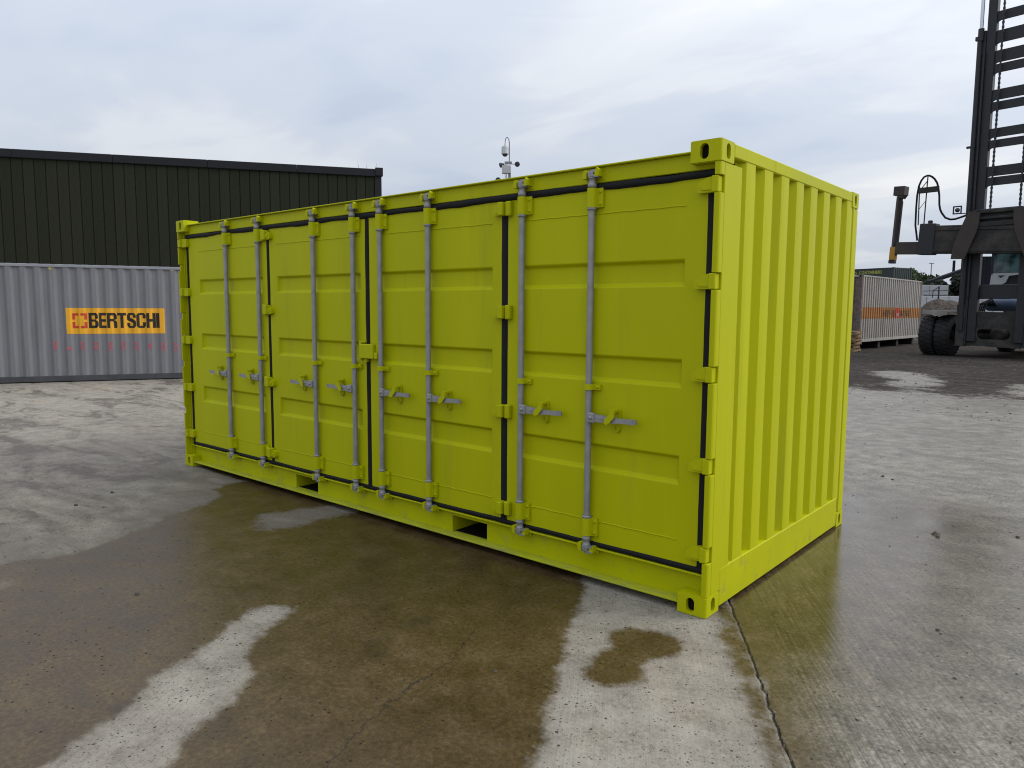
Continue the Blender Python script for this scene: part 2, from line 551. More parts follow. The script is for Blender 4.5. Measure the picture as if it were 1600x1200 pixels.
# the far left yard: mostly dry with ragged damp streaks
left = np.clip((-4.0 - P2[:, 0] + 0.25 * P2[:, 1]) / 1.5, 0, 1)
wet = np.clip(wet, -0.5, 0.5)
namp = 0.08 + 0.0 * wet
fld = np.clip((-s_main - 0.05) / 0.5, 0, 1) * (P2[:, 0] < -2.5) * (vflat < 0)
wet = np.where(fld > 0, np.maximum(wet, -0.5 + 0.40 * fld), wet)
namp = np.where(fld > 0, 0.05 + 0.50 * fld, namp)
asph = np.clip(P2[:, 1] - 13.6, -4, 4)
asph = np.where(P2[:, 0] < -9, -4, asph)
for q in G_apale:
    asph = np.minimum(asph, np.clip(-poly_sdf(P2, q) * 5 - .4, -4, 4))
CKW = [(-0.48, -2.14), (-0.62, -1.83), (-0.67, -1.61), (-0.71, -1.33), (-0.76, -1.16), (-0.86, -0.93)]
cs = np.full(len(P2), 1.0)
best = np.full(len(P2), 9.0)
for (ax_, ay_), (bx_, by_) in zip(CKW, CKW[1:]):
    ex, ey = bx_ - ax_, by_ - ay_
    tt = np.clip(((P2[:, 0] - ax_) * ex + (P2[:, 1] - ay_) * ey) / (ex * ex + ey * ey), 0, 1)
    dx, dy = P2[:, 0] - ax_ - tt * ex, P2[:, 1] - ay_ - tt * ey
    dd = np.hypot(dx, dy)
    sg_ = np.sign(ex * dy - ey * dx)
    up_ = dd < best
    best = np.where(up_, dd, best)
    cs = np.where(up_, dd * sg_, cs)
film = np.where(vflat > 0, np.clip(vflat / 0.25, 0, 1), 0.0)
ed_ = np.hypot(P2[:, 0] - 0.0, P2[:, 1] - np.clip(P2[:, 1], 0.3, 2.6))      # distance from the container's end
gloss = np.where(vflat > 0, 1 - np.clip((ed_ - 0.55) / 1.2, 0, 1), 0.0)
dampf = np.where((vflat < 0) & (P2[:, 0] < -2), 1 - np.clip((-s_main) / 6.5, 0, 1), 0.0)
for nm, arr in (('dampf', dampf), ('gloss', gloss), ('wet', wet), ('namp', namp), ('asph', asph), ('film', film), ('across', vflat), ('crack', np.clip(cs, -1, 1))):
    at = gme.attributes.new(nm, 'FLOAT', 'POINT')
    at.data.foreach_set('value', arr.astype(np.float32))

gmat = bpy.data.materials.new('yard_concrete')
gmat.use_nodes = True
nd, lk = gmat.node_tree.nodes, gmat.node_tree.links
b = nd['Principled BSDF']
tcn = N(nd, 'ShaderNodeTexCoord')
OBJ = tcn.outputs['Object']


def attr(nm):
    a = nd.new('ShaderNodeAttribute')
    a.attribute_name = nm
    return a.outputs['Fac']


def noi(scale, detail=6.0, rough=0.6, vec=OBJ, dist=0.0):
    n = N(nd, 'ShaderNodeTexNoise', i_Scale=scale, i_Detail=detail, i_Roughness=rough, i_Distortion=dist)
    lk.new(vec, n.inputs[0])
    return n.outputs[0]


# coordinates turned to the joint, for the broomed finish
mpj = N(nd, 'ShaderNodeMapping', vector_type='TEXTURE')
mpj.inputs['Rotation'].default_value = (0, 0, math.atan2(JD.y, JD.x))
lk.new(OBJ, mpj.inputs[0])
mpb = N(nd, 'ShaderNodeMapping')
mpb.inputs['Scale'].default_value = (0.9, 42, 1)
lk.new(mpj.outputs[0], mpb.inputs[0])
broom = noi(1.6, 3, 0.7, mpb.outputs[0])
mps = N(nd, 'ShaderNodeMapping')
mps.inputs['Scale'].default_value = (0.45, 1.3, 1)
mps.inputs['Rotation'].default_value = (0, 0, R(-44))
lk.new(OBJ, mps.inputs[0])
big = noi(0.7, 4, 0.62)
mid = noi(5, 5, 0.68)
fine = noi(42, 4, 0.75)
grit = noi(150, 2, 0.7)
streak = noi(1.15, 6, 0.68, mps.outputs[0], 0.8)
edge = noi(9, 6, 0.74)


def M_(op, a, b_=None, c=None, clamp=False):
    return mth(nd, lk, op, a, b_, c, clamp)


nz = M_('MULTIPLY', M_('ADD', M_('MULTIPLY', M_('SUBTRACT', edge, 0.5), 1.2), M_('MULTIPLY', M_('SUBTRACT', streak, 0.5), 1.9)), attr('namp'))
nz = M_('MULTIPLY', nz, 1.6)
wsd = M_('ADD', attr('wet'), nz)
mr = N(nd, 'ShaderNodeMapRange', interpolation_type='SMOOTHSTEP')
mr.inputs[1].default_value = -0.032
mr.inputs[2].default_value = 0.04
lk.new(wsd, mr.inputs[0])
WET = mr.outputs[0]
damp = N(nd, 'ShaderNodeMapRange', interpolation_type='SMOOTHSTEP')   # soft halo of damp concrete
damp.inputs[1].default_value = -0.16
damp.inputs[2].default_value = 0.02
lk.new(wsd, damp.inputs[0])
# dry concrete
dryr = ramp(nd, [(0.36, (0.145, 0.128, 0.104)), (0.5, (0.275, 0.252, 0.211)), (0.64, (0.37, 0.343, 0.292))])
lk.new(M_('ADD', M_('MULTIPLY', mid, 0.45), M_('ADD', M_('MULTIPLY', fine, 0.35), M_('MULTIPLY', grit, 0.2))), dryr.inputs[0])
tint = ramp(nd, [(0.35, (0.86, 0.84, 0.84)), (0.55, (1.0, 0.985, 0.97)), (0.7, (1.06, 0.99, 0.92))])
lk.new(big, tint.inputs[0])
dry = mixc(nd, lk, 1.0, dryr.outputs[0], tint.outputs[0], 'MULTIPLY')
bl = ramp(nd, [(0.3, (0.86, 0.86, 0.86)), (0.7, (1.08, 1.08, 1.08))])
lk.new(broom, bl.inputs[0])
blw = ramp(nd, [(0.36, (0.42, 0.40, 0.37)), (0.52, (1.0, 1.0, 1.0)), (0.66, (1.45, 1.42, 1.36))])
lk.new(broom, blw.inputs[0])
dry = mixc(nd, lk, 0.55, dry, mixc(nd, lk, 1.0, dry, bl.outputs[0], 'MULTIPLY'))
# wet concrete: darker, warm
wetr = ramp(nd, [(0.36, (0.025, 0.0145, 0.005)), (0.5, (0.066, 0.042, 0.0165)), (0.64, (0.128, 0.087, 0.040))])
lk.new(M_('ADD', M_('MULTIPLY', big, 0.22), M_('ADD', M_('MULTIPLY', mid, 0.33), M_('MULTIPLY', fine, 0.45))), wetr.inputs[0])
dfm = N(nd, 'ShaderNodeMapRange', interpolation_type='SMOOTHSTEP')
dfm.inputs[1].default_value = 0.36
dfm.inputs[2].default_value = 0.60
lk.new(streak, dfm.inputs[0])
dry = mixc(nd, lk, M_('MULTIPLY', attr('dampf'), M_('MULTIPLY_ADD', dfm.outputs[0], 0.45, 0.32)), dry, (0.105, 0.086, 0.070))
col = mixc(nd, lk, M_('MULTIPLY', damp.outputs[0], 0.25), dry, (0.10, 0.085, 0.065))
GLOSS = attr('gloss')
filmr = ramp(nd, [(0.40, (0.065, 0.055, 0.041)), (0.5, (0.172, 0.155, 0.124)), (0.60, (0.31, 0.285, 0.24))])
lk.new(M_('ADD', M_('MULTIPLY', mid, 0.3), M_('ADD', M_('MULTIPLY', fine, 0.5), M_('MULTIPLY', M_('ADD', streak, big), 0.10))), filmr.inputs[0])
FILM = attr('film')
wetc = mixc(nd, lk, M_('MULTIPLY', FILM, M_('MULTIPLY_ADD', GLOSS, -0.85, 1.0)), wetr.outputs[0], filmr.outputs[0])
brf = N(nd, 'ShaderNodeMapRange')
brf.inputs[1].default_value = 0.25
brf.inputs[2].default_value = 1.3
brf.inputs[3].default_value = 0.75
brf.inputs[4].default_value = 0.22
lk.new(M_('ADD', attr('across'), M_('MULTIPLY', M_('SUBTRACT', big, 0.5), 1.5)), brf.inputs[0])
wetc = mixc(nd, lk, M_('MULTIPLY', FILM, brf.outputs[0]), wetc, mixc(nd, lk, 1.0, wetc, blw.outputs[0], 'MULTIPLY'))
st_ = N(nd, 'ShaderNodeMapRange', interpolation_type='SMOOTHSTEP')
st_.inputs[1].default_value = 0.56
st_.inputs[2].default_value = 0.66
lk.new(M_('ADD', M_('MULTIPLY', edge, 0.25), M_('MULTIPLY', noi(2.3, 3, 0.6), 0.75)), st_.inputs[0])
wetc = mixc(nd, lk, M_('MULTIPLY', st_.outputs[0], M_('MULTIPLY_ADD', FILM, -0.35, 0.5)), wetc, (0.026, 0.019, 0.011))
fieldc = mixc(nd, lk, 0.74, dry, (0.068, 0.052, 0.042))
isfield = N(nd, 'ShaderNodeMapRange')
isfield.inputs[1].default_value = 0.12
isfield.inputs[2].default_value = 0.4
lk.new(attr('namp'), isfield.inputs[0])
wetc = mixc(nd, lk, isfield.outputs[0], wetc, fieldc)
col = mixc(nd, lk, WET, col, wetc)
# pits and dark flecks
vo = N(nd, 'ShaderNodeTexVoronoi', feature='F1', i_Scale=32.0, i_Randomness=1.0)
lk.new(OBJ, vo.inputs[0])
vs_ = N(nd, 'ShaderNodeSeparateColor')
lk.new(vo.outputs['Color'], vs_.inputs[0])
rad = M_('MULTIPLY', M_('POWER', vs_.outputs[0], 2.6), 0.27)
mrf = N(nd, 'ShaderNodeMapRange', interpolation_type='SMOOTHSTEP')
lk.new(M_('SUBTRACT', rad, M_('ADD', vo.outputs['Distance'], M_('MULTIPLY', M_('SUBTRACT', grit, 0.5), 0.15))), mrf.inputs[0])
mrf.inputs[1].default_value = -0.01
mrf.inputs[2].default_value = 0.05
PIT = mrf.outputs[0]
vo2 = N(nd, 'ShaderNodeTexVoronoi', feature='F1', i_Scale=75.0, i_Randomness=1.0)
lk.new(OBJ, vo2.inputs[0])
vs2 = N(nd, 'ShaderNodeSeparateColor')
lk.new(vo2.outputs['Color'], vs2.inputs[0])
mrf2 = N(nd, 'ShaderNodeMapRange')
lk.new(M_('SUBTRACT', M_('MULTIPLY', M_('POWER', vs2.outputs[0], 2.0), 0.40), vo2.outputs['Distance']), mrf2.inputs[0])
mrf2.inputs[1].default_value = 0.0
mrf2.inputs[2].default_value = 0.08
col = mixc(nd, lk, M_('MULTIPLY', PIT, 0.75), col, (0.022, 0.018, 0.014))
col = mixc(nd, lk, M_('MULTIPLY', mrf2.outputs[0], 0.8), col, (0.05, 0.043, 0.036))
# the long crack in front of the doors
ck2 = N(nd, 'ShaderNodeMapRange')
ck2.inputs[1].default_value = 0.0065
ck2.inputs[2].default_value = 0.002
lk.new(M_('ABSOLUTE', M_('ADD', attr('crack'), M_('MULTIPLY', M_('SUBTRACT', edge, 0.5), 0.16))), ck2.inputs[0])
CRK = M_('MULTIPLY', ck2.outputs[0], 0.9)
col = mixc(nd, lk, CRK, col, (0.02, 0.016, 0.012))
# joint filled with dirt
jn = N(nd, 'ShaderNodeMapRange')
jn.inputs[1].default_value = 0.009
jn.inputs[2].default_value = 0.002
lk.new(M_('ABSOLUTE', M_('ADD', attr('across'), M_('MULTIPLY', M_('SUBTRACT', fine, 0.5), 0.05))), jn.inputs[0])
col = mixc(nd, lk, jn.outputs[0], col, (0.018, 0.014, 0.010))
# asphalt and trodden stone beyond the slab
asd = M_('ADD', attr('asph'), M_('MULTIPLY', M_('SUBTRACT', M_('ADD', M_('MULTIPLY', edge, 0.4), M_('ADD', M_('MULTIPLY', streak, 0.35), M_('MULTIPLY', big, 0.25))), 0.5), 11.0))
am = N(nd, 'ShaderNodeMapRange', interpolation_type='SMOOTHSTEP')
am.inputs[1].default_value = -0.7
am.inputs[2].default_value = 0.5
lk.new(asd, am.inputs[0])
asr = ramp(nd, [(0.36, (0.020, 0.018, 0.016)), (0.47, (0.045, 0.040, 0.036)), (0.56, (0.075, 0.067, 0.060)), (0.66, (0.17, 0.155, 0.14))])
lk.new(M_('ADD', M_('MULTIPLY', mid, 0.4), M_('ADD', M_('MULTIPLY', fine, 0.35), M_('MULTIPLY', streak, 0.25))), asr.inputs[0])
ASPH = am.outputs[0]
col = mixc(nd, lk, ASPH, col, asr.outputs[0])
lk.new(col, b.inputs['Base Color'])
# gloss
rw = M_('MULTIPLY_ADD', mid, 0.42, 0.16)
rf = M_('ADD', M_('MULTIPLY_ADD', streak, 0.60, 0.16), M_('MULTIPLY', GLOSS, -0.33))
rwf = N(nd, 'ShaderNodeMix', data_type='FLOAT')
lk.new(FILM, rwf.inputs[0])
lk.new(rw, rwf.inputs[2])
lk.new(rf, rwf.inputs[3])
rmix = N(nd, 'ShaderNodeMix', data_type='FLOAT')
lk.new(M_('MULTIPLY', WET, M_('SUBTRACT', 1.0, M_('MULTIPLY', isfield.outputs[0], 0.55))), rmix.inputs[0])
rmix.inputs[2].default_value = 0.82
lk.new(rwf.outputs[0], rmix.inputs[3])
rmix2 = N(nd, 'ShaderNodeMix', data_type='FLOAT')
lk.new(ASPH, rmix2.inputs[0])
lk.new(rmix.outputs[0], rmix2.inputs[2])
rmix2.inputs[3].default_value = 0.9
lk.new(rmix2.outputs[0], b.inputs['Roughness'])
lk.new(M_('SUBTRACT', M_('MULTIPLY_ADD', ASPH, -0.38, M_('MULTIPLY_ADD', GLOSS, 0.2, 0.34)), M_('MULTIPLY', PIT, 0.3), None, True), b.inputs['Specular IOR Level'])
hh = M_('ADD', M_('MULTIPLY', fine, 0.5), M_('ADD', M_('MULTIPLY', grit, 0.35), M_('ADD', M_('MULTIPLY', broom, 0.9), M_('MULTIPLY', PIT, -0.8))))
bp = N(nd, 'ShaderNodeBump', i_Distance=0.006)
lk.new(M_('ADD', M_('MULTIPLY', M_('SUBTRACT', 1.0, WET), 0.40), M_('MULTIPLY_ADD', GLOSS, -0.09, 0.20)), bp.inputs['Strength'])
lk.new(hh, bp.inputs['Height'])
lk.new(bp.outputs[0], b.inputs['Normal'])
gme.materials.append(gmat)
ground = bpy.data.objects.new('ground', gme)
C.objects.link(ground)
ground['kind'] = 'structure'
ground['label'] = 'patchy wet and dry concrete yard with a slab joint and gravelly back'

# ------------------------------------------------------------------ shared container parts


def stadium(cx, cz, w, h, n=8):
    r = w / 2
    pts = []
    for k in range(n + 1):
        a = math.pi * k / n
        pts.append((cx + r * math.cos(a), cz + h / 2 - r + r * math.sin(a)))
    for k in range(n + 1):
        a = math.pi + math.pi * k / n
        pts.append((cx + r * math.cos(a), cz - h / 2 + r + r * math.sin(a)))
    return pts


def casting_mesh(name, material):
    """corner fitting, outer corner at the origin, body towards +x +y +z; slots in the x=0 and y=0 faces"""
    sx, sy, sz, w = 0.178, 0.162, 0.118, 0.028
    mb = MB()
    slot = stadium(0.096, 0.059, 0.05, 0.082)
    slot2 = stadium(0.086, 0.059, 0.05, 0.082)
    rc = 0.014
    mb.prism([(rc, 0.004), (sx - .003, 0.004), (sx - .003, sz - .004), (rc, sz - .004)], 'xz', 0, w, [slot])
    mb.prism([(rc, 0.004), (sy - .003, 0.004), (sy - .003, sz - .004), (rc, sz - .004)], 'yz', 0, w, [slot2])
    # rounded upright corner, top, bottom and back walls
    arc = [(rc - rc * math.cos(a), rc - rc * math.sin(a)) for a in [math.pi / 2 * k / 5 for k in range(6)]]
    mb.prism(arc + [(w, w - .002)], 'xy', 0.004, sz - 0.004)
    out = [(0.006, sy - .006), (0.006, 0.018), (0.018, 0.006), (sx - .006, 0.006), (sx - .006, sy - .006)]
    mb.prism(out, 'xy', 0.0, 0.02)
    mb.prism(out, 'xy', sz - 0.02, sz)
    mb.box(sx - .02, sx - .001, w, sy - .003, 0.004, sz - .004)
    mb.box(w, sx - .02, sy - .02, sy - .001, 0.004, sz - .004)
    mb.cur = 1      # near-black box that paints the shade inside the slots
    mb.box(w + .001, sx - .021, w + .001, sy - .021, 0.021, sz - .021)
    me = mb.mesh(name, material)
    me.materials.append(M_shade)
    return me


def place_castings(parent, me, x0, x1, y0, y1, z1):
    for (cx, sx) in ((x0, 1), (x1, -1)):
        for (cy, sy) in ((y0, 1), (y1, -1)):
            for (cz, sz) in ((0, 1), (z1, -1)):
                part('corner_casting', me, parent, (cx, cy, cz), 0, scale=(sx, sy, sz))


def corrugate(mb, prof, z0, z1, axis='x', flip=1):
    """prof: list of (along, depth). builds a thin folded sheet"""
    n = len(prof)
    vs = []
    for z in (z0, z1):
        for a, d in prof:
            vs.append((a, d, z) if axis == 'x' else (d, a, z))
    fs = [(i, i + 1, n + i + 1, n + i) for i in range(n - 1)]
    return mb.add(vs, fs)


def corr_profile(a0, a1, pitch, outer, slope, phase, base, depth):
    """list of (along, depth); outer flats centred on phase + k*pitch; recess goes to base+depth"""
    pts = []
    k = math.floor((a0 - phase) / pitch) - 1
    while True:
        c = phase + k * pitch
        if c - pitch > a1:
            break
        for a, d in ((c - outer / 2 - slope, depth), (c - outer / 2, 0), (c + outer / 2, 0), (c + outer / 2 + slope, depth)):
            pts.append((a, base + d))
        k += 1

    def val(a):
        for (p, d), (q, e) in zip(pts, pts[1:]):
            if p <= a <= q:
                return d if q == p else d + (e - d) * (a - p) / (q - p)
        return base
    inner = [(a, d) for a, d in pts if a0 < a < a1]
    return [(a0, val(a0))] + inner + [(a1, val(a1))], val


def make_container(name, label, cat, L, W, H, loc, ang, body, frame, rail, toprail, pitch=0.27, outer=0.085, slope=0.055,
                   phase=0.135, depth=0.036, group=None, end_mat=None, roofm=None):
    t = thing(name, label, cat, loc, ang, group)
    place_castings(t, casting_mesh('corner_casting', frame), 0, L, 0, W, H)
    for x in (0, L):
        for y in (0, W):
            sx, sy = (1 if x == 0 else -1), (1 if y == 0 else -1)
            MB().box(x + sx * .004, x + sx * .14, y + sy * .004, y + sy * .12, 0.118, H - 0.118, 0.008).build('corner_post', frame, t)
    for y, s in ((0, 1), (W, -1)):
        MB().box(0.16, L - 0.16, y + s * .012, y + s * .07, 0.02, 0.145, 0.004).build('bottom_side_rail', rail, t)
        MB().box(0.16, L - 0.16, y + s * .008, y + s * .07, H - 0.075, H - 0.012, 0.006).build('top_side_rail', toprail, t)
    for x, s in ((0, 1), (L, -1)):
        MB().box(x + s * .01, x + s * .07, .15, W - .15, 0.02, 0.15, 0.004).build('bottom_end_rail', rail, t)
        MB().box(x + s * .008, x + s * .07, .15, W - .15, H - 0.1, H - 0.012, 0.006).build('top_end_rail', toprail, t)
    prof, val = corr_profile(.13, L - .13, pitch, outer, slope, phase, 0.018, depth)
    corrugate(MB(), prof, 0.14, H - .07).build('side_wall', body, t)
    pb = [(a, W - d) for a, d in prof]
    corrugate(MB(), pb, 0.14, H - .07).build('side_wall', body, t)
    pe, _ = corr_profile(.11, W - .11, .25, .11, .03, .125, 0.02, 0.04)
    corrugate(MB(), pe, 0.14, H - .09, 'y').build('end_wall', end_mat or body, t)
    corrugate(MB(), [(a, L - d) for a, d in pe], 0.14, H - .09, 'y').build('end_wall', end_mat or body, t)
    rf = MB()
    pr, _ = corr_profile(.16, L - .16, .24, .12, .035, .2, 0, .02)
    n = len(pr)
    rows = [(.05, -.03), (.10, 0.006), (W / 2, 0.012), (W - .10, 0.006), (W - .05, -.03)]
    vsr = [(a, y, H - .012 - d + h if h >= 0 else H - .03) for y, h in rows for a, d in pr]
    rf.add(vsr, [(j * n + i, j * n + i + 1, (j + 1) * n + i + 1, (j + 1) * n + i) for j in range(len(rows) - 1) for i in range(n - 1)])
    rf.build('roof_panel', roofm or toprail, t)
    MB().box(.07, L - .07, .07, W - .07, 0.10, 0.14).build('floor', M_floor, t)
    return t, val


def text_mesh(txt, width, height, bold=0.0, spacing=1.0):
    """flat lettering fitted to width x height, lower left at the origin, in the xz plane"""
    cu = bpy.data.curves.new('lettering', 'FONT')
    cu.body = txt
    cu.offset = bold
    cu.space_character = spacing
    cu.resolution_u = 3
    ob = bpy.data.objects.new('lettering', cu)
    C.objects.link(ob)
    dg = bpy.context.evaluated_depsgraph_get()
    dg.update()
    me = bpy.data.meshes.new_from_object(ob.evaluated_get(dg))
    bpy.data.objects.remove(ob)
    co = np.empty(len(me.vertices) * 3)
    me.vertices.foreach_get('co', co)
    co = co.reshape(-1, 3)
    lo, hi = co.min(0), co.max(0)
    sx, sy = width / (hi[0] - lo[0]), height / (hi[1] - lo[1])
    vs = [((p[0] - lo[0]) * sx, 0.0, (p[1] - lo[1]) * sy) for p in co]
    fs = [tuple(p.vertices) for p in me.polygons]
    bpy.data.meshes.remove(me)
    return vs, fs


def drape(vs, fs, x0, z0, val, prof_breaks, off, name, material, parent):
    """lay flat lettering on a folded sheet: cut at the folds, then push onto it"""
    bm = bmesh.new()
    bv = [bm.verts.new((v[0] + x0, 0, v[2] + z0)) for v in vs]
    for f in fs:
        try:
            bm.faces.new([bv[i] for i in f])
        except ValueError:
            pass
    xs = [v.co.x for v in bm.verts]
    lo, hi = min(xs), max(xs)
    for a in prof_breaks:
        if lo < a < hi:
            bmesh.ops.bisect_plane(bm, geom=bm.verts[:] + bm.edges[:] + bm.faces[:], plane_co=(a, 0, 0), plane_no=(1, 0, 0), dist=1e-5)
    for v in bm.verts:
        v.co.y = val(v.co.x) - off
    me = bpy.data.meshes.new(name)
    bm.to_mesh(me)
    bm.free()
    me.materials.append(material)
    return part(name, me, parent)


# ------------------------------------------------------------------ the lime container
LC, WC, HC = 6.058, 2.438, 2.591
lime = thing('side_door_container', 'bright lime yellow side opening shipping container with grey locking bars on the wet concrete', 'container')
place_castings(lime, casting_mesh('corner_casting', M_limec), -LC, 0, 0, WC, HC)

HZ = [0.353, 0.850, 1.353, 1.853, 2.360]         # hinge heights at the posts
FZ = [0.348, 1.014, 1.678, 2.352]                # hinge heights at the folds


def front_post(x, s, pockets):
    """s: direction from the outer face into the container"""
    o = MB()
    o.box(x + s * .003, x + s * .042, .058, .275 if not pockets else .16, .118, HC - .118, 0.003)
    o.box(x + s * .042, x + s * .060, .075, .16, .118, HC - .118)
    po = o.build('corner_post', M_lime, lime)
    zz = [0.118] + [v for h in HZ for v in (h - .046, h + .046)] + [HC - 0.118]
    for a, c in zip(zz[::2], zz[1::2]):
        pc = MB()
        mid_ = (a + c) / 2
        rr = 0.016
        outl = [(x + s * .003, .0585), (x + s * .003, .004 + rr), (x + s * (.003 + rr * .3), .004 + rr * .3), (x + s * (.003 + rr), .004), (x + s * .036, .004), (x + s * .036, .0585)]
        if pockets and c - a > .3:
            pc.prism(outl, 'xy', a, mid_ - .035)
            pc.prism(outl, 'xy', mid_ + .035, c)
            pc.box(x + s * .012, x + s * .032, .022, .0585, mid_ - .035, mid_ + .035)
        else:
            pc.prism(outl, 'xy', a, c)
        ob = pc.build('post_flange', M_lime, po)
        bevel(ob, 0.003, 2, 30)
    return po


front_post(0, -1, False)
front_post(-LC, 1, True)
MB().box(-.12, -.003, WC - .125, WC - .004, .118, HC - .118, .01).build('corner_post', M_lime, lime)
MB().box(-LC + .003, -LC + .12, WC - .125, WC - .004, .118, HC - .118, .01).build('corner_post', M_lime, lime)

# rails
tr = MB()
tr.box(-LC + .06, -.06, .062, .13, 2.447, 2.538, .004)
tr.box(-LC + .178, -.178, .034, .14, 2.538, 2.547, .002)
top_rail = tr.build('top_side_rail', M_lime, lime)
MB().box(-LC + .17, -.17, WC - .08, WC - .012, 2.45, 2.547, .005).build('top_side_rail', M_lime, lime)
PK = [(-4.086, -3.750), (-2.064, -1.718)]
PZ = (.062, .180)
web = MB()
xs_ = [-LC + .045] + [v for p in PK for v in p] + [-.045]
for a, c in zip(xs_[::2], xs_[1::2]):
    web.box(a, c, .094, .104, .058, .214)
for a, c in PK:
    web.box(a, c, .094, .104, PZ[1], .214)
web.box(-LC + .045, -.045, .052, .13, .214, .226, .003)
bot_rail = web.build('bottom_side_rail', M_limes, lime)
MB().box(-LC + .17, -.17, .014, .12, .046, .058, .002).build('bottom_flange', M_limed, bot_rail)
for a, c in PK:
    pk = MB()
    pk.box(a - .006, a, .104, .40, .058, PZ[1] + .006)
    pk.box(c, c + .006, .104, .40, .058, PZ[1] + .006)
    pk.cur = 1  # tunnel faces coloured near-black for the shade deep inside
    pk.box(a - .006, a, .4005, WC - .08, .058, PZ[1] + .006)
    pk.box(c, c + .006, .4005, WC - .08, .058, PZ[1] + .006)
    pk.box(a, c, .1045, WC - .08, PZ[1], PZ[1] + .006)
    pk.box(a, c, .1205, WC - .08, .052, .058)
    pk.build('forklift_pocket', M_lime, bot_rail).data.materials.append(M_shade)
MB().box(-LC + .17, -.17, WC - .08, WC - .014, .046, .226, .004).build('bottom_side_rail', M_lime, lime)
for x, s in ((0, -1), (-LC, 1)):
    MB().box(x + s * .002, x + s * .06, .165, WC - .165, .022, .245, .005).build('bottom_end_rail', M_limes, lime)
    MB().box(x + s * .002, x + s * .06, .165, WC - .165, 2.512, 2.586, .006).build('top_end_rail', M_lime, lime)
# end walls
pe = [(.270, -.045)]
for k in range(8):
    c = .336 + .262 * k
    pe += [(c - .034, -.045), (c, -.006), (c + .125, -.006), (c + .159, -.045)]
pe += [(2.33, -.045)]
ew = corrugate(MB(), pe, .24, 2.518, 'y').build('end_wall', M_lime, lime)
bevel(ew, 0.006, 2, 15)
ew.data.polygons.foreach_set('use_smooth', [True] * len(ew.data.polygons))
corrugate(MB(), [(a, -LC - d) for a, d in pe], .24, 2.518, 'y').build('end_wall', M_lime, lime)
MB().box(-.055, -.004, 2.318, 2.36, .24, 2.515, .003).build('end_wall_edge', M_lime, lime)
bw, _ = corr_profile(-LC + .12, -.12, .278, .10, .05, -3.0, 0, .036)
corrugate(MB(), [(a, WC - .02 - d) for a, d in bw], .22, 2.46).build('side_wall', M_lime, lime)
rp_, _ = corr_profile(-LC + .06, -.06, .22, .1, .03, -3, 0, .018)
rfm = MB()
rfm.add([(a, y, 2.541 - d) for y in (.10, WC - .06) for a, d in rp_], [(i, i + 1, len(rp_) + i + 1, len(rp_) + i) for i in range(len(rp_) - 1)])
rfm.build('roof_panel', M_lime, lime)
MB().box(-LC + .06, -.06, .13, WC - .08, .19, .222).build('floor', M_floor, lime)

# doors
LEAF = [(-5.925, -4.425, -5.705, -4.51, -1), (-4.385, -3.000, -4.265, -3.065, -1), (-2.950, -1.560, -2.84, -1.645, 1), (-1.505, -0.094, -1.40, -0.222, 1)]
BARS = [(-5.109, -4.529), (-3.661, -3.119), (-2.785, -2.245), (-1.362, -0.822)]
DZ0, DZ1 = .262, 2.418
PANS = [(.715, .878), (1.268, 1.425), (1.832, 1.978)]
DY = .060

# shared small pieces (origin on the bar axis, bar axis along z)
BR = .0198
bar_me = MB().tube([(0, 0, .292), (0, 0, 2.422)], BR, 14, True).mesh('locking_bar', M_galv)


def collar_me():
    o = MB()
    o.lathe([(0.0, .0), (.029, .0), (.029, .014), (.0215, .016)], (0, 0, 0), 'z', 14)
    return o.mesh('bar_collar', M_galv)


def bracket_me(h, w):
    o = MB()
    r = .030
    prof = [(-.034, .030), (-.034, .004)]
    prof += [(-r * math.cos(a), -r * math.sin(a)) for a in [math.pi * k / 8 for k in range(9)]]
    prof += [(.034, .012), (.034 + w, .012), (.034 + w, .030)]
    o.prism(prof, 'xy', 0, h)
    for z in ((.02, h - .02) if h > .06 else (h / 2,)):
        o.lathe([(0, .004), (.008, .004), (.009, .012)], (.034 + w * .55, 0, z), 'y', 8)
    return o.mesh('bar_bracket', M_lime)


def cam_me(sgn):
    o = MB()
    o.lathe([(.0, 0), (.027, 0), (.027, .02), (.022, .026), (.022, .05), (.026, .052), (.026, .06), (0.0, .062)], (0, 0, 0), 'z', 14)
    o.box(-.020, .020, -.026, .014, .058, .094, .004)
    o.prism([(.012, .060), (.05, .055), (.052, .066), (.018, .074), (.018, .084), (.05, .092), (.05, .102), (.0, .102), (0, .06)], 'xz', -.022, .012)
    me = o.mesh('locking_cam', M_galv)
    return me


def keeper_me():
    o = MB()
    o.prism([(-.052, .0), (-.026, .0), (-.026, .05), (-.042, .05), (-.052, .03)], 'xz', -.024, .042)
    o.prism([(.030, .012), (.058, .012), (.058, .05), (.044, .062), (.030, .04)], 'xz', -.018, .042)
    o.box(-.06, .066, .034, .044, -.006, .066, .002)
    return o.mesh('cam_keeper', M_lime)


def handle_me():
    o = MB()
    o.box(.010, .058, -.034, -.006, -.032, .030, .005)          # hub
    o.lathe([(0, -.042), (.010, -.042), (.011, -.033)], (.036, 0, 0), 'y', 8)
    pts = [(.058, -.018), (.20, -.016), (.235, -.012), (.345, -.018)]
    o.prism([(.058, -.024), (.215, -.020), (.225, -.016), (.345, -.014), (.350, -.008), (.350, .012), (.345, .016), (.225, .012), (.2, .018), (.058, .022)], 'xz', -.024, -.014)
    o.box(.09, .20, -.028, -.024, -.003, .005)
    return o.mesh('door_handle', M_galv)


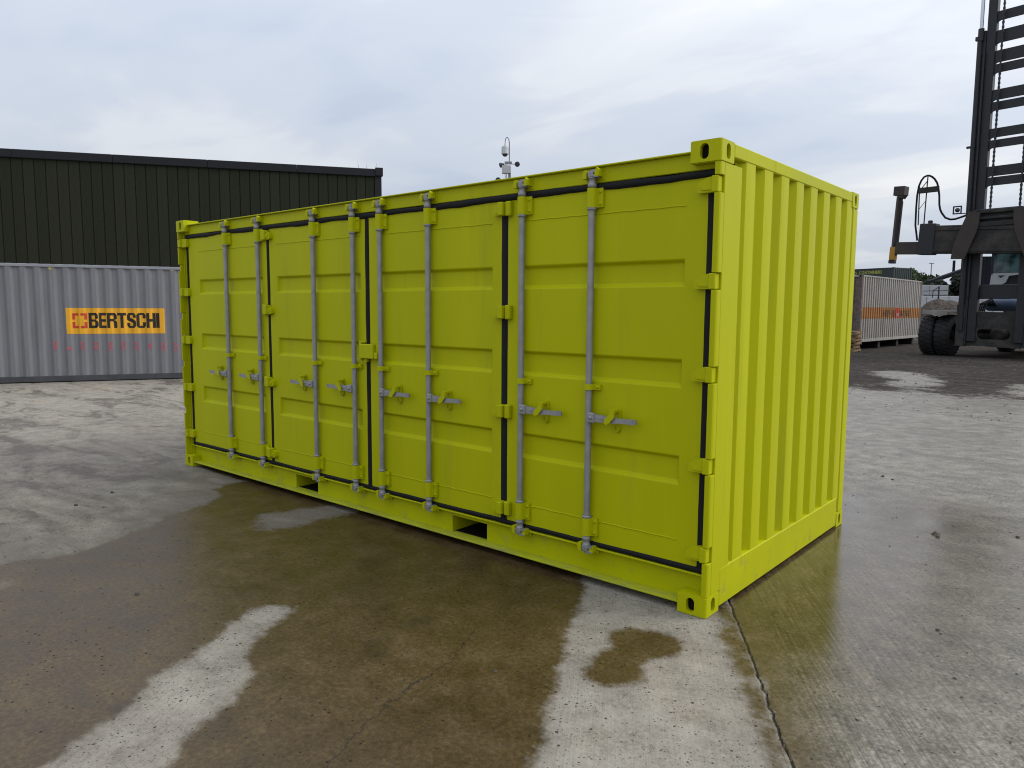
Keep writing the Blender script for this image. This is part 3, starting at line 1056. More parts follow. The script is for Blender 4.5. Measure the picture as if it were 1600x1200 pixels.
def catch_me():
    o = MB()
    o.prism(stadium(.195, -.005, .042, .15), 'xz', .022, .0295)
    o.prism([(.135, -.026), (.150, -.034), (.170, -.026), (.205, .012), (.205, .045), (.195, .062), (.178, .060), (.172, .030), (.140, .0)], 'xz', -.038, -.030)
    o.box(.172, .205, -.032, .024, .040, .060, .003)
    o.tube([(.195 + .017 * math.cos(a), .014, -.058 + .02 * math.sin(a)) for a in [2 * math.pi * k / 10 for k in range(11)]], .0035, 5, False)
    return o.mesh('handle_catch', M_lime)


coll, br_l, br_s = collar_me(), bracket_me(.112, .034), bracket_me(.034, .040)
cam_m, keep_m, han_m, cat_m = cam_me(1), keeper_me(), handle_me(), catch_me()


def blade_me(w_tip, w_bar, plate):
    """hinge blade: barrel at origin, blade towards -x"""
    o = MB()
    h = .043
    o.prism([(-w_tip, -.010), (-w_tip + .006, .014), (-w_tip + .040, .030), (-.040, h - .003), (-.016, h - .002), (-.016, -h + .002), (-w_tip + .012, -h + .004), (-w_tip, -h + .012)], 'xz', .022, .0605)
    o.prism([(-w_tip + .022, -.006), (-w_tip + .05, .016), (-.042, .026), (-.016, .028), (-.016, -.028), (-w_tip + .03, -.026)], 'xz', .016, .023)
    o.box(-.022, w_bar, .003, .058, -h, h, .005)
    if plate:
        o.box(w_bar + .007, w_bar + .052, .022, .0605, -h - .004, h + .004, .006)
        o.box(w_bar, w_bar + .01, .040, .0605, -h, h)
    return o.mesh('hinge', M_lime)


def strap_me():
    o = MB()
    o.prism([(-.128, -.030), (-.120, -.042), (.026, -.042), (.026, .042), (-.120, .042), (-.128, .030)], 'xz', .026, .0605)
    o.box(-.03, .026, .006, .058, -.043, .043, .006)
    return o.mesh('hinge', M_lime)


blade_post = blade_me(.112, .018, False)
blade_fold = blade_me(.078, .022, True)
strap = strap_me()


def ribbon(mb, along0, along1, lo, hi, vertical, y0=.070, y1=.048, n=46, amp=.007, seed=0):
    """lumpy sealing strip"""
    rows = []
    for i in range(n + 1):
        t = i / n
        a = along0 + (along1 - along0) * t
        e1 = lo + amp * noise.noise((a * 2.2, seed, 0.3)) + amp * .4 * noise.noise((a * 9, seed, 4.3))
        e2 = hi + amp * noise.noise((a * 2.2, seed, 7.3)) + amp * .4 * noise.noise((a * 9, seed, 9.3))
        yy = y1 + .003 * noise.noise((a * 4, seed, 2.2))
        w = e2 - e1
        rows.append([(e1, y0), (e1 + .12 * w, yy + .005), (e1 + .4 * w, yy), (e1 + .6 * w, yy), (e2 - .12 * w, yy + .005), (e2, y0)])
    vs = []
    for i, r in enumerate(rows):
        a = along0 + (along1 - along0) * i / n
        for e, y in r:
            vs.append((e, y, a) if vertical else (a, y, e))
    k = 6
    mb.add(vs, [(i * k + j, i * k + j + 1, (i + 1) * k + j + 1, (i + 1) * k + j) for i in range(n) for j in range(k - 1)], True)


EDGES = [(-5.957, -5.915), (-4.432, -4.376), (-3.008, -2.945), (-1.567, -1.498), (-.100, -.040)]
for i, (xa, xb, p0, p1, side) in enumerate(LEAF):
    d = MB()
    xs = [xa, p0, p1, xb]
    zs = [DZ0] + [v for p in PANS for v in p] + [DZ1]
    for c in range(3):
        for r_ in range(len(zs) - 1):
            x0, x1, z0, z1 = xs[c], xs[c + 1], zs[r_], zs[r_ + 1]
            if c == 1 and r_ % 2 == 1:
                sx, st, sb, dp = .012, .018, .017, .026
                q = [(x0, DY, z0), (x1, DY, z0), (x1, DY, z1), (x0, DY, z1), (x0 + sx, DY + dp, z0 + sb), (x1 - sx, DY + dp, z0 + sb), (x1 - sx, DY + dp, z1 - st), (x0 + sx, DY + dp, z1 - st)]
                d.add(q, [(4, 5, 6, 7), (0, 1, 5, 4), (1, 2, 6, 5), (2, 3, 7, 6), (3, 0, 4, 7)])
            else:
                d.add([(x0, DY, z0), (x1, DY, z0), (x1, DY, z1), (x0, DY, z1)], [(0, 1, 2, 3)])
    # edge returns and back
    d.add([(xa, DY, DZ0), (xb, DY, DZ0), (xb, DY, DZ1), (xa, DY, DZ1), (xa, DY + .05, DZ0), (xb, DY + .05, DZ0), (xb, DY + .05, DZ1), (xa, DY + .05, DZ1)],
          [(0, 4, 5, 1), (1, 5, 6, 2), (2, 6, 7, 3), (3, 7, 4, 0), (4, 7, 6, 5)])
    bm = bmesh.new()
    me = d.mesh('door', M_lime, False)
    bm.from_mesh(me)
    bmesh.ops.remove_doubles(bm, verts=bm.verts, dist=1e-5)
    bmesh.ops.recalc_face_normals(bm, faces=bm.faces)
    bm.to_mesh(me)
    bm.free()
    me.polygons.foreach_set('use_smooth', [True] * len(me.polygons))
    door = part('door', me, lime)
    bevel(door, 0.007, 3, 12)
    wn_ = door.modifiers.new('weighted_normals', 'WEIGHTED_NORMAL')
    wn_.keep_sharp = False
    # weld beads where the pressed sheet meets its frame
    for z in (2.268, .395):
        MB().tube([(p0 + (p1 - p0) * k / 20, DY, z + .0015 * math.sin(k * 2.1)) for k in range(21)], .0042, 6).build('weld_bead', M_lime, door)
    # seals
    g = MB()
    if i == 0:
        ribbon(g, .23, 2.44, *EDGES[0], True, amp=.003, seed=1)
    ribbon(g, .232, 2.445, *EDGES[i + 1], True, amp=.004, seed=2 + i, y1=.054)
    nxt = EDGES[i + 1][1] if i == 3 else EDGES[i + 1][0]
    ribbon(g, (EDGES[0][0] if i == 0 else EDGES[i][0]), nxt + .02, 2.402, 2.447, False, amp=.012, seed=11 + i, y1=.044)
    ribbon(g, (EDGES[0][0] if i == 0 else EDGES[i][0]), nxt + .02, .228, .266, False, amp=.005, seed=21 + i, y1=.052)
    g.build('door_seal', M_rub, door)
    # locking gear
    for bx in BARS[i]:
        o = (bx, .0285, 0)
        part('locking_bar', bar_me, door, o)
        part('bar_collar', coll, door, (bx, .0285, 2.288))
        part('bar_collar', coll, door, (bx, .0285, .414))
        part('bar_bracket', br_l, door, (bx, .0285, 2.302))
        part('bar_bracket', br_l, door, (bx, .0285, .302))
        part('bar_bracket', br_s, door, (bx, .0285, 1.214))
        part('locking_cam', cam_m, door, (bx, .0285, 2.418))
        part('locking_cam', cam_m, door, (bx, .0285, .298), scale=(1, 1, -1))
        part('cam_keeper', keep_m, top_rail, (bx, .0225, 2.468))
        part('cam_keeper', keep_m, bot_rail, (bx, .0300, .252), scale=(1, 1, -1))
        part('door_handle', han_m, door, (bx, .0285, 1.047), scale=(side, 1, 1))
        part('handle_catch', cat_m, door, (bx, .0285, 1.050), scale=(side, 1, 1))
    if i in (1, 2):
        for z in FZ:
            part('hinge', blade_fold, door, ((-4.400 if i == 1 else -1.535), 0.002, z), scale=((-1 if i == 1 else 1), 1, 1))
    if i in (0, 3):
        for z in HZ:
            part('hinge', strap if i == 0 else blade_post, door, ((-LC + .032 if i == 0 else -.033), 0.001, z), scale=((-1 if i == 0 else 1), 1, 1))
    if i == 2:
        lb = MB()
        lb.box(-3.028, -2.86, .006, .050, 1.300, 1.415, .006)
        lb.box(-2.858, -2.815, .012, .058, 1.300, 1.352, .006)
        lb.box(-2.86, -2.82, .036, .0585, 1.35, 1.412, .004)
        lb.build('lock_box', M_lime, door)
        lb = MB()
        lb.box(-3.062, -3.032, .030, .0595, 1.286, 1.438, .004)
        lb.box(-3.032, -2.985, .030, .0595, 1.424, 1.438, .003)
        lb.box(-3.000, -2.962, .030, .0595, 1.270, 1.296, .003)
        lb.build('lock_box_shroud', M_lime, door)

# ------------------------------------------------------------------ grey container with the orange sign
ga = R(63.07)
gx = Vector((math.cos(ga), math.sin(ga), 0))
G0 = Vector((-17.098, 1.224, 0)) + gx * (-1.36)
SH = 1.36
grey, gval = make_container('corrugated_container', 'grey corrugated container with orange BERTSCHI sign in front of the dark shed', 'container', 6.058, 2.438, 2.625,
                            tuple(G0), ga, M_grey, M_grey, M_greyd, M_greyt, pitch=.271, outer=.08, slope=.06, phase=1.073 + SH, depth=.034)
brk = []
k = -10
while k < 30:
    c = 1.073 + SH + .271 * k
    brk += [c - .04 - .06, c - .04, c + .04, c + .04 + .06]
    k += 1


def rect(w, h):
    return [(0, 0, 0), (w, 0, 0), (w, 0, h), (0, 0, h)], [(0, 1, 2, 3)]


sg = drape(*rect(1.99, .58), 1.31 + SH, 1.076, gval, brk, .003, 'sign_panel', M_orange, grey)
sg['label'] = 'orange sign panel reading BERTSCHI'


# heavy condensed capitals, drawn on a 0..1 x 0..1 cell
def letter(ch):
    w = .36
    v, h = .30, .17
    def R_(x0, x1, y0, y1): return [(x0, y0), (x1, y0), (x1, y1), (x0, y1)]
    c = .16
    if ch == 'B': return [R_(0, v, 0, 1), R_(v, .78, 1 - h, 1), R_(v, .78, 0, h), R_(v, .74, .5 - h * .42, .5 + h * .42), [(.66, .56), (.96, .64), (.96, .86), (.78, 1), (.66, 1)], [(.66, 0), (.78, 0), (1, .14), (1, .40), (.86, .5), (.66, .52)]]
    if ch == 'E': return [R_(0, .34, 0, 1), R_(.34, .96, 1 - h, 1), R_(.34, .96, 0, h), R_(.34, .9, .5 - h * .5, .5 + h * .5)]
    if ch == 'R': return [R_(0, v, 0, 1), R_(v, .76, 1 - h, 1), R_(v, .74, .44, .44 + h), [(.66, .52), (.98, .60), (.98, .86), (.78, 1), (.66, 1)], [(.56, .5), (.86, .5), (1.0, .38), (1.0, 0), (.68, 0), (.68, .34)]]
    if ch == 'T': return [R_(.33, .67, 0, 1 - h), R_(0, 1, 1 - h, 1)]
    if ch == 'S': return [[(.02, .62), (.34, .70), (.34, .86), (.66, .86), (.66, .68), (.98, .68), (.98, .84), (.8, 1), (.2, 1), (.02, .86)], [(.02, .64), (.02, .56), (.2, .46), (.66, .34), (.66, .30), (.98, .38), (.98, .42), (.84, .54), (.34, .68), (.30, .72)], [(.98, .40), (.66, .34), (.66, .14), (.34, .14), (.34, .34), (.02, .34), (.02, .16), (.2, 0), (.8, 0), (.98, .14)]]
    if ch == 'C': return [[(0, .14), (.2, 0), (.8, 0), (.98, .14), (.98, .38), (.66, .38), (.66, .14), (.33, .14), (.33, .86), (.66, .86), (.66, .64), (.98, .64), (.98, .86), (.8, 1), (.2, 1), (0, .86)]]
    if ch == 'H': return [R_(0, .33, 0, 1), R_(.67, 1, 0, 1), R_(.33, .67, .42, .60)]
    if ch == 'I': return [R_(0, 1, 0, 1)]


LW = {'B': .195, 'E': .155, 'R': .20, 'T': .185, 'S': .19, 'C': .195, 'H': .195, 'I': .07}
word = 'BERTSCHI'
gap = (1.44 - sum(LW[c] for c in word)) / (len(word) - 1)
cx = 1.748 + SH
for ch in word:
    vs, fs = [], []
    for poly in letter(ch):
        tri = tessellate_polygon([[Vector((p[0], p[1], 0)) for p in poly]])
        bb = len(vs)
        vs += [(p[0] * LW[ch], 0, p[1] * .343) for p in poly]
        fs += [tuple(i + bb for i in t) for t in tri]
    drape(vs, fs, cx, 1.205, gval, brk, .006, 'letter', M_ink, sg)
    cx += LW[ch] + gap
for (sx, sz) in ((0, 0), (1, 0), (0, 1), (1, 1)):
    w, h, t = .125, .14, .052
    poly = [(0, 0), (w, 0), (w, t), (t, t), (t, h), (0, h)]
    poly = [((.29 - x) if sx else x, (.335 - z) if sz else z) for x, z in poly]
    tri = tessellate_polygon([[Vector((p[0], p[1], 0)) for p in poly]])
    drape([(p[0], 0, p[1]) for p in poly], [tuple(t_) for t_ in tri], 1.428 + SH, 1.203, gval, brk, .006, 'emblem_corner', M_red, sg)
for s_, z_, ch in ((1.073, .72, '8'), (1.34, .72, '-'), (1.606, .71, '0'), (1.871, .70, '8'), (2.153, .69, '8'), (2.424, .70, '0'), (2.686, .69, '0'), (2.964, .69, '4'), (3.247, .67, '8'), (3.504, .66, '3')):
    vs, fs = text_mesh(ch, .095, .06 if ch == '-' else .20, .012)
    drape(vs, fs, s_ + SH - .0475, z_, gval, brk, .005, 'stencil_digit', M_redf, grey)
for s_, z_ in ((1.03, 2.49), (3.46, 2.53)):
    drape(*rect(.055, .05), s_ + SH, z_, gval, brk, .006, 'yellow_label', M_ylab, grey)

# ------------------------------------------------------------------ the dark shed
sa = R(55.9)
S0 = Vector((-33.82, 6.10, 0))
shed = thing('metal_shed', 'long dark green metal clad shed with black fascia behind the grey container', 'shed', tuple(S0), sa)
pitch_ = .4165
s0_, s1_ = -7.0, 15.22
panel_me = []
for kk, mm in enumerate((M_clad, M_clad2)):
    p = MB()
    w = pitch_
    p.prism([(0, .03), (.028, -.012), (.045, -.012), (.055, 0), (w * .48, 0), (w * .50, -.006), (w * .52, 0), (w - .03, 0), (w - .001, .03)], 'xy', 0, 7.72)
    panel_me.append(p.mesh('cladding_panel', mm))
xk = s1_ - .31 - pitch_
kk = 0
while xk > s0_:
    part('cladding_panel', panel_me[0 if random.random() < .6 else 1], shed, (xk, random.uniform(-.004, .004), 0))
    xk -= pitch_
MB().box(s1_ - .31, s1_, -.035, .2, 0, 7.68, .01).build('corner_trim', M_fascia, shed)
xa = s0_
while xa < s1_ - .3:
    xe = min(xa + 3.7, s1_ + .02)
    MB().box(xa + .004, xe, -.10, .15, 7.66, 8.0, .02).build('fascia_panel', M_fascia, shed)
    xa = xe
MB().box(s1_ - .28, s1_ + .06, -.14, .2, 7.70, 8.06, .01).build('gutter_end', M_fascia, shed)
MB().prism([(.16, 7.86), (10, 9.5), (20, 7.86), (20, 7.70), (.16, 7.70)], 'yz', s0_, s1_).build('roof', M_fascia, shed)
MB().box(s0_, s1_ - .02, .21, 20, 0, 7.7).build('shell', M_clad, shed)
for s_, h, l, wd in ((14.2, .36, -.04, 'leftmost and tallest'), (14.55, .25, .03, 'middle'), (14.95, .30, .06, 'rightmost')):
    tag(MB().tube([Vector(S0) + Vector((math.cos(sa), math.sin(sa), 0)) * (s_ + l * t) + Vector((0, 0, 7.98 + h * t)) for t in (0, .4, .8, 1)], [.008, .007, .006, .002], 4).build('weed_stem', M_leaf),
        wd + ' of the thin weed stems on the shed gutter', 'weed', 'weeds on the shed gutter')

# ------------------------------------------------------------------ CCTV tower
cc = thing('camera_tower', 'slim CCTV tower with a white dome camera rising behind the lime container', 'CCTV tower', (-13.01, 13.43, 0), yaw)
MB().lathe([(.09, .9), (.09, 2.8), (.07, 2.82), (.07, 4.4), (.05, 4.42), (.05, 5.5), (.03, 5.52), (.03, 6.02), (0, 6.02)], (0, 0, 0), 'z', 14).build('mast_pole', M_pole, cc)
bs = MB().box(-.55, .55, -.55, .55, .12, .95, .03)
for a in (0, 1, 2, 3):
    c_, s_ = math.cos(R(45 + 90 * a)), math.sin(R(45 + 90 * a))
    bs.tube([(.5 * c_, .5 * s_, .16), (1.1 * c_, 1.1 * s_, .10), (1.1 * c_, 1.1 * s_, 0)], .045, 8)
bs.build('base_cabinet', M_cctv, cc)
MB().box(-.14, .08, -.05, .05, 6.0, 6.07, .006).build('top_bracket', M_pole, cc)
MB().tube([(0, 0, 6.04), (0, 0, 6.6), (-.012, 0, 6.70), (-.045, 0, 6.765), (-.075, 0, 6.778), (-.105, 0, 6.75), (-.126, 0, 6.68), (-.13, 0, 6.55)], [.017, .017, .015, .014, .014, .013, .012, .012], 10).build('gooseneck_pole', M_pole, cc)
dc = MB().lathe([(0, 6.56), (.03, 6.56), (.035, 6.53), (.095, 6.51), (.107, 6.47), (.107, 6.30), (.112, 6.29), (.0, 6.285)], (-.13, 0, 0), 'z', 20).build('dome_camera', M_cctv, cc)
MB().lathe([(.078, 6.285), (.076, 6.262), (.06, 6.235), (.03, 6.218), (0, 6.214)], (-.13, 0, 0), 'z', 18).build('dome_glass', M_cctvd, dc)
bx = MB().box(-.22, .05, -.12, .06, 5.715, 5.94, .01)
bx.lathe([(0, 6.0), (.05, 5.99), (.07, 5.955), (.07, 5.935)], (-.04, -.03, 0), 'z', 14)
bx.build('control_box', M_cctv, cc)
cab_ = MB()
for q in (-.13, -.09, -.02, .03):
    cab_.tube([(q, -.03, 5.72), (q + .01, -.02, 5.63), (q * .4, 0, 5.52)], .009, 6)
cab_.build('cable_bundle', M_cctvd, cc)


def flood(x, z, yw, r):
    o = MB()
    o.lathe([(0, -.07), (r * .5, -.07), (r, .0), (r, .035), (r * .9, .04), (0, .035)], (0, 0, 0), 'y', 16)
    o.box(-.012, .012, -.1, -.06, -.02, .02)
    f = o.build('floodlight', M_cctvd, cc)
    f.location = (x, -.02, z)
    f.rotation_euler = (R(-15), 0, yw)
    MB().tube([(x * .93, 0, z), (0, .0, z + .01)], .010, 6).build('light_arm', M_cctvd, cc)


flood(.245, 5.995, R(160), .078)
flood(-.245, 5.965, R(70), .072)
flood(-.335, 5.53, R(190), .08)
flood(.205, 5.545, R(175), .07)

# ------------------------------------------------------------------ white 30 ft container with orange band
wa = R(87.3)
wz = .33
white, wval = make_container('bulk_container', 'weathered white finely ribbed container with faded orange band beside the stacked pallets', 'container', 9.125, 2.438, 2.896,
                             (-7.408, 29.90, wz), wa, M_white, M_rust, M_white, M_white, pitch=.30, outer=.135, slope=.025, phase=.3, depth=.07, end_mat=M_rust)
wb_ = []
for k in range(-2, 34):
    c = .3 + .30 * k
    wb_ += [c - .0925, c - .0675, c + .0675, c + .0925]
bnd = drape(*rect(8.85, .50), .135, 1.02, wval, wb_, .003, 'orange_band', M_wor, white)
lx = 3.0
for w_ in (.42, .42, .42, .36):
    drape(*text_mesh('H', w_, .30, .03), lx, 1.10, wval, wb_, .006, 'faded_letter', M_wlet, bnd)
    lx += .48
drape(*rect(.5, .46), 5.0, 1.04, wval, wb_, .005, 'red_emblem', M_red, bnd)
drape(*rect(.22, .16), 5.14, 1.10, wval, wb_, .008, 'white_square', M_cabw, bnd)
lx = 5.65
for w_ in (.36, .42, .36, .42):
    drape(*text_mesh('B', w_, .30, .03), lx, 1.10, wval, wb_, .006, 'faded_letter', M_wlet, bnd)
    lx += .45
wxv, wyv = Vector((math.cos(wa), math.sin(wa), 0)), Vector((-math.sin(wa), math.cos(wa), 0))
for k, a in enumerate((.5, 3.2, 6.0, 8.6)):
    pl = Vector((-7.408, 29.90, 0)) + wxv * a
    o = MB().box(-.15, .15, .16, 2.4, 0, wz - .001, .02).build('timber_sleeper', M_timber)
    o.location = pl
    o.rotation_euler = (0, 0, wa)
    tag(o, ['nearest', 'second', 'third', 'farthest'][k] + ' dark timber sleeper under the white ribbed container', 'sleeper', 'sleepers under the white container')

# ------------------------------------------------------------------ pallets
deck = MB().box(-.6, .6, -.05, .05, 0, .022, .003).mesh('deck_board', M_wood)
bear = MB().box(-.05, .05, -.5, .5, 0, .078, .004).mesh('bearer', M_wood)
for k in range(6):
    pt = thing('wooden_pallet', ['lowest', 'second lowest', 'third', 'fourth', 'fifth', 'topmost'][k] + ' wooden pallet in the stack by the white ribbed container', 'pallet',
               (-7.74 + random.uniform(-.05, .05), 28.75 + random.uniform(-.05, .05), .002 + k * .146), R(5 + random.uniform(-5, 5)), 'stacked wooden pallets')
    for y in (-.45, 0, .45):
        part('bottom_board', deck, pt, (0, y, 0))
    for x in (-.55, 0, .55):
        part('bearer', bear, pt, (x, 0, .0225))
    for y in (-.45, -.22, 0, .22, .45):
        part('deck_board', deck, pt, (0, y, .101))

# ------------------------------------------------------------------ container handler
ma = R(-10)
mh = thing('container_handler', 'dark grimy container handling forklift with tall mast at the right edge', 'forklift', (-4.913, 29.138, 0), ma)
MID = 2.88


def both(name, mb_fn, material, parent=mh):
    """a piece and its mirror image about the machine's centre line"""
    me = mb_fn().mesh(name, material)
    a = part(name, me, parent)
    b_ = part(name, me, parent, (2 * MID, 0, 0), scale=(-1, 1, 1))
    return a, b_


def tyre_me(r, w):
    o = MB()
    o.lathe([(r * .56, 0), (r * .62, -.01), (r * .88, -.02), (r * .96, .03), (r * .985, .08), (r * .985, w - .08), (r * .96, w - .03), (r * .88, w + .02), (r * .62, w + .01), (r * .56, w)], (0, 0, 0), 'x', 40)
    n = 26
    for i in range(n):
        for s in (0, 1):
            a = 2 * math.pi * (i + .5 * s) / n
            x0, x1 = (.01, w * .47) if s == 0 else (w * .53, w - .01)
            ca, sa_ = math.cos(a), math.sin(a)
            da = .075
            vs = []
            for rr in (r * .95, r * 1.015):
                for (x, an) in ((x0, a - da), (x1, a - da * .2), (x1, a + da), (x0, a + da * .2)):
                    vs.append((x, rr * math.cos(an), rr * math.sin(an)))
            o.add(vs, [(3, 2, 1, 0), (4, 5, 6, 7), (0, 1, 5, 4), (1, 2, 6, 5), (2, 3, 7, 6), (3, 0, 4, 7)])
    return o.mesh('tyre', M_tyre)


def rim_me(r, w):
    o = MB()
    o.lathe([(r * .57, -.005), (r * .57, .02), (r * .50, .05), (r * .46, w * .4), (0, w * .4)], (0, 0, 0), 'x', 30)
    o.lathe([(r * .57, w + .005), (r * .57, w - .02), (r * .50, w - .05), (r * .46, w * .6), (0, w * .6)], (0, 0, 0), 'x', 30)
    return o.mesh('rim', M_rim)


TR = .78
tme, rme = tyre_me(TR, .47), rim_me(TR, .47)
for x in (.19, .745, 2 * MID - .66, 2 * MID - 1.215):
    wme = MB().lathe([(.0, .06), (.16, .06), (.16, .41), (0, .41)], (0, 0, 0), 'x', 16).mesh('wheel_hub', M_mach)
    wh = part('wheel', wme, mh, (x, 0, TR))
    part('tyre', tme, wh)
    part('rim', rme, wh)
for x in (1.2, 2 * MID - 1.67):
    wme = MB().lathe([(.0, .06), (.16, .06), (.16, .41), (0, .41)], (0, 0, 0), 'x', 16).mesh('wheel_hub', M_mach)
    wh = part('wheel', wme, mh, (x, 5.2, TR))
    part('tyre', tme, wh)
    part('rim', rme, wh)
ax = MB()
ax.tube([(.2, 0, TR), (2 * MID - .2, 0, TR)], .17, 14)
ax.lathe([(.0, -.62), (.16, -.60), (.27, -.5), (.33, -.3), (.35, 0), (.33, .4), (0, .5)], (2.82, 0, TR + .07), 'y', 24)
ax.box(1.28, 1.75, -.25, .25, TR - .2, TR + .25, .03)
ax.build('front_axle', M_mach, mh)
ch = MB()
ch.box(1.5, 2 * MID - 1.5, -.2, 6.0, .95, 1.45, .05)
ch.box(1.3, 2 * MID - 1.3, 5.2, 6.6, .55, 2.0, .12)
ch.build('chassis', M_mach, mh)
both('fender', lambda: MB().box(.33, 1.5, -.78, .95, 1.655, 1.745, .01).prism([(.30, 1.70), (1.20, 1.70), (1.2, 1.56), (1.05, 1.54), (.92, 1.48), (.84, 1.53), (.78, 1.50), (.62, 1.58), (.30, 1.60)], 'xz', -.80, -.74), M_fender)
# mast
both('outer_mast_rail', lambda: MB().box(1.84, 1.98, -1.12, -.82, .44, 11.55, .012).box(1.66, 1.9, -1.10, -.84, .44, 5.0, .012).box(1.70, 2.10, -.98, -.86, .44, 5.2, .01), M_mast)
both('inner_mast_rail', lambda: MB().box(1.985, 2.27, -1.08, -.84, .60, 13.4, .012).box(1.935, 2.0, -1.18, -1.10, 2.2, 10.8, .01), M_mast)
both('lift_cylinder', lambda: MB().tube([(1.81, -1.16, 1.0), (1.81, -1.16, 11.25)], .080, 14).tube([(1.83, -1.16, 11.2), (1.83, -1.16, 11.62)], .095, 14).box(1.68, 1.86, -1.25, -1.15, 11.22, 11.36, .01).box(1.62, 1.9, -1.24, -1.16, 7.52, 7.60, .01), M_mast)
both('cylinder_rod', lambda: MB().tube([(1.83, -1.16, 11.6), (1.83, -1.16, 13.6)], .060, 12), M_chrome)
for z0, z1 in ((12.72, 13.05), (11.81, 12.12), (11.05, 11.47), (10.39, 10.79), (10.04, 10.33), (9.11, 9.46), (8.75, 9.04), (7.82, 8.13), (7.46, 7.73), (6.48, 6.82), (6.15, 6.44)):
    o = MB()
    g_ = .10
    o.prism([(2.27, z0 - g_), (2.27 + .03, z0 - .03), (2.27 + g_, z0), (2 * MID - 2.27 - g_, z0), (2 * MID - 2.27 - .03, z0 - .03), (2 * MID - 2.27, z0 - g_), (2 * MID - 2.27, z1), (2.27, z1)], 'xz', -1.03, -.96)
    o.build('mast_crossmember', M_mast, mh)


def chain_mb():
    o = MB()
    z = 5.15
    k = 0
    while z < 13.3:
        w_ = .036 if k % 2 else .024
        o.box(-w_, w_, -1.18, -1.13, z, z + .075)
        z += .078
        k += 1
    return o


chm = chain_mb().mesh('lift_chain', M_mast)
part('lift_chain', chm, mh, (2.50, 0, 0))
part('lift_chain', chm, mh, (3.40, 0, 0))
slot = stadium(0, 0, .38, 1.09, 6)
slot = [(2.82 + q[1], .88 + q[0]) for q in slot]
MB().prism([(1.90, .46), (3.70, .40), (3.70, 1.66), (1.90, 1.70)], 'xz', -1.0, -.94, [slot]).lathe([(0, -1.015), (.04, -1.015), (.04, -1.0)], (2.82, 0, .58), 'y', 10).build('mast_foot_plate', M_mach, mh)
both('mast_foot', lambda: MB().box(1.64, 1.93, -1.16, -.80, .42, 1.95, .02), M_mach)
MB().box(2.1, 2 * MID - 2.1, -.92, -.84, 2.15, 2.66, .02).build('mast_tie_plate', M_mast, mh)
MB().lathe([(0, 1.98), (.10, 1.98), (.20, 2.06), (.235, 2.14), (.235, 3.02), (.22, 3.08), (.12, 3.12), (.12, 3.42), (0, 3.42)], (0, .6, 1.95), 'x', 22).build('hydraulic_tank', M_tank, mh)
hz_ = MB()
for k in range(5):
    x = 2.02 + .06 * k
    hz_.tube([(x, -.3, 1.7), (x + .04, -.25, 1.95), (x + .15, -.1, 2.05 + .03 * k), (x + .2, .3, 1.9)], .028, 7)
hz_.build('hydraulic_hoses', M_rub, mh)
# cab
cb = MB()
cb.box(1.78, 2.95, 1.62, 3.3, 2.70, 3.16, .03)
cb.box(1.80, 1.87, 1.52, 1.60, 3.14, 4.4, .01)
cb.box(2.86, 2.93, 1.52, 1.60, 3.14, 4.4, .01)
cb.box(1.80, 1.87, 3.2, 3.28, 3.14, 4.4, .01)
cb.box(2.86, 2.93, 3.2, 3.28, 3.14, 4.4, .01)
cb.box(1.74, 2.99, 1.45, 3.4, 4.38, 4.52, .04)
cab = cb.build('cab', M_mast, mh)
MB().prism([(1.79, 2.74), (2.20, 2.74), (2.32, 2.80), (2.42, 3.06), (2.80, 3.10), (2.80, 3.17), (1.83, 3.17)], 'xz', 1.54, 1.60).build('cab_front_panel', M_cabw, cab)
MB().prism([(2.14, 2.99), (2.30, 3.08), (2.06, 3.08)], 'xz', 1.525, 1.538).build('front_mark', M_ink, cab)
MB().box(1.875, 2.855, 1.555, 1.57, 3.185, 4.36).build('windscreen', M_glass, cab)
st = MB().box(2.2, 2.6, 2.5, 2.95, 3.0, 3.5, .06).box(2.22, 2.58, 2.85, 3.0, 3.45, 4.0, .06)
st.build('seat', M_rub, cab)
# carriage
for z0, z1, mm in ((5.13, 5.26, M_mach), (4.92, 5.01, M_mach), (4.67, 4.83, M_mach)):
    o = MB().box(2.33, 2 * MID - 2.33, -1.62, -1.46, z0, z1, .02)
    o.build('carriage_bar', mm, mh)
MB().box(2.2, 2 * MID - 2.2, -1.46, -1.25, 4.6, 5.3, .02).build('carriage_plate', M_mast, mh)
both('carriage_arm', lambda: MB().prism([(2.0, 5.23), (2.37, 5.19), (2.35, 4.77), (2.30, 4.50), (2.24, 4.33), (2.10, 3.95), (1.96, 3.56), (1.52, 3.58), (1.55, 3.85), (1.59, 4.08), (1.69, 4.40), (1.79, 4.68)], 'xz', -1.72, -1.64), M_brown)
# spreader, hanging a little crooked
spr = MB().box(-2.0, 2.0, -.17, .17, -.53, .49, .02).box(-1.95, 1.95, -.20, -.17, .30, .40, .01).box(-1.95, 1.95, -.20, -.17, -.47, -.36, .01).build('spreader_beam', M_mach, mh)
spr.location = (2.81, -1.42, 4.25)
spr.rotation_euler = (0, R(2.9), 0)


def bothS(name, fn, material, label=None):
    me = fn().mesh(name, material)
    part(name, me, spr, label=label)
    part(name, me, spr, scale=(-1, 1, 1))


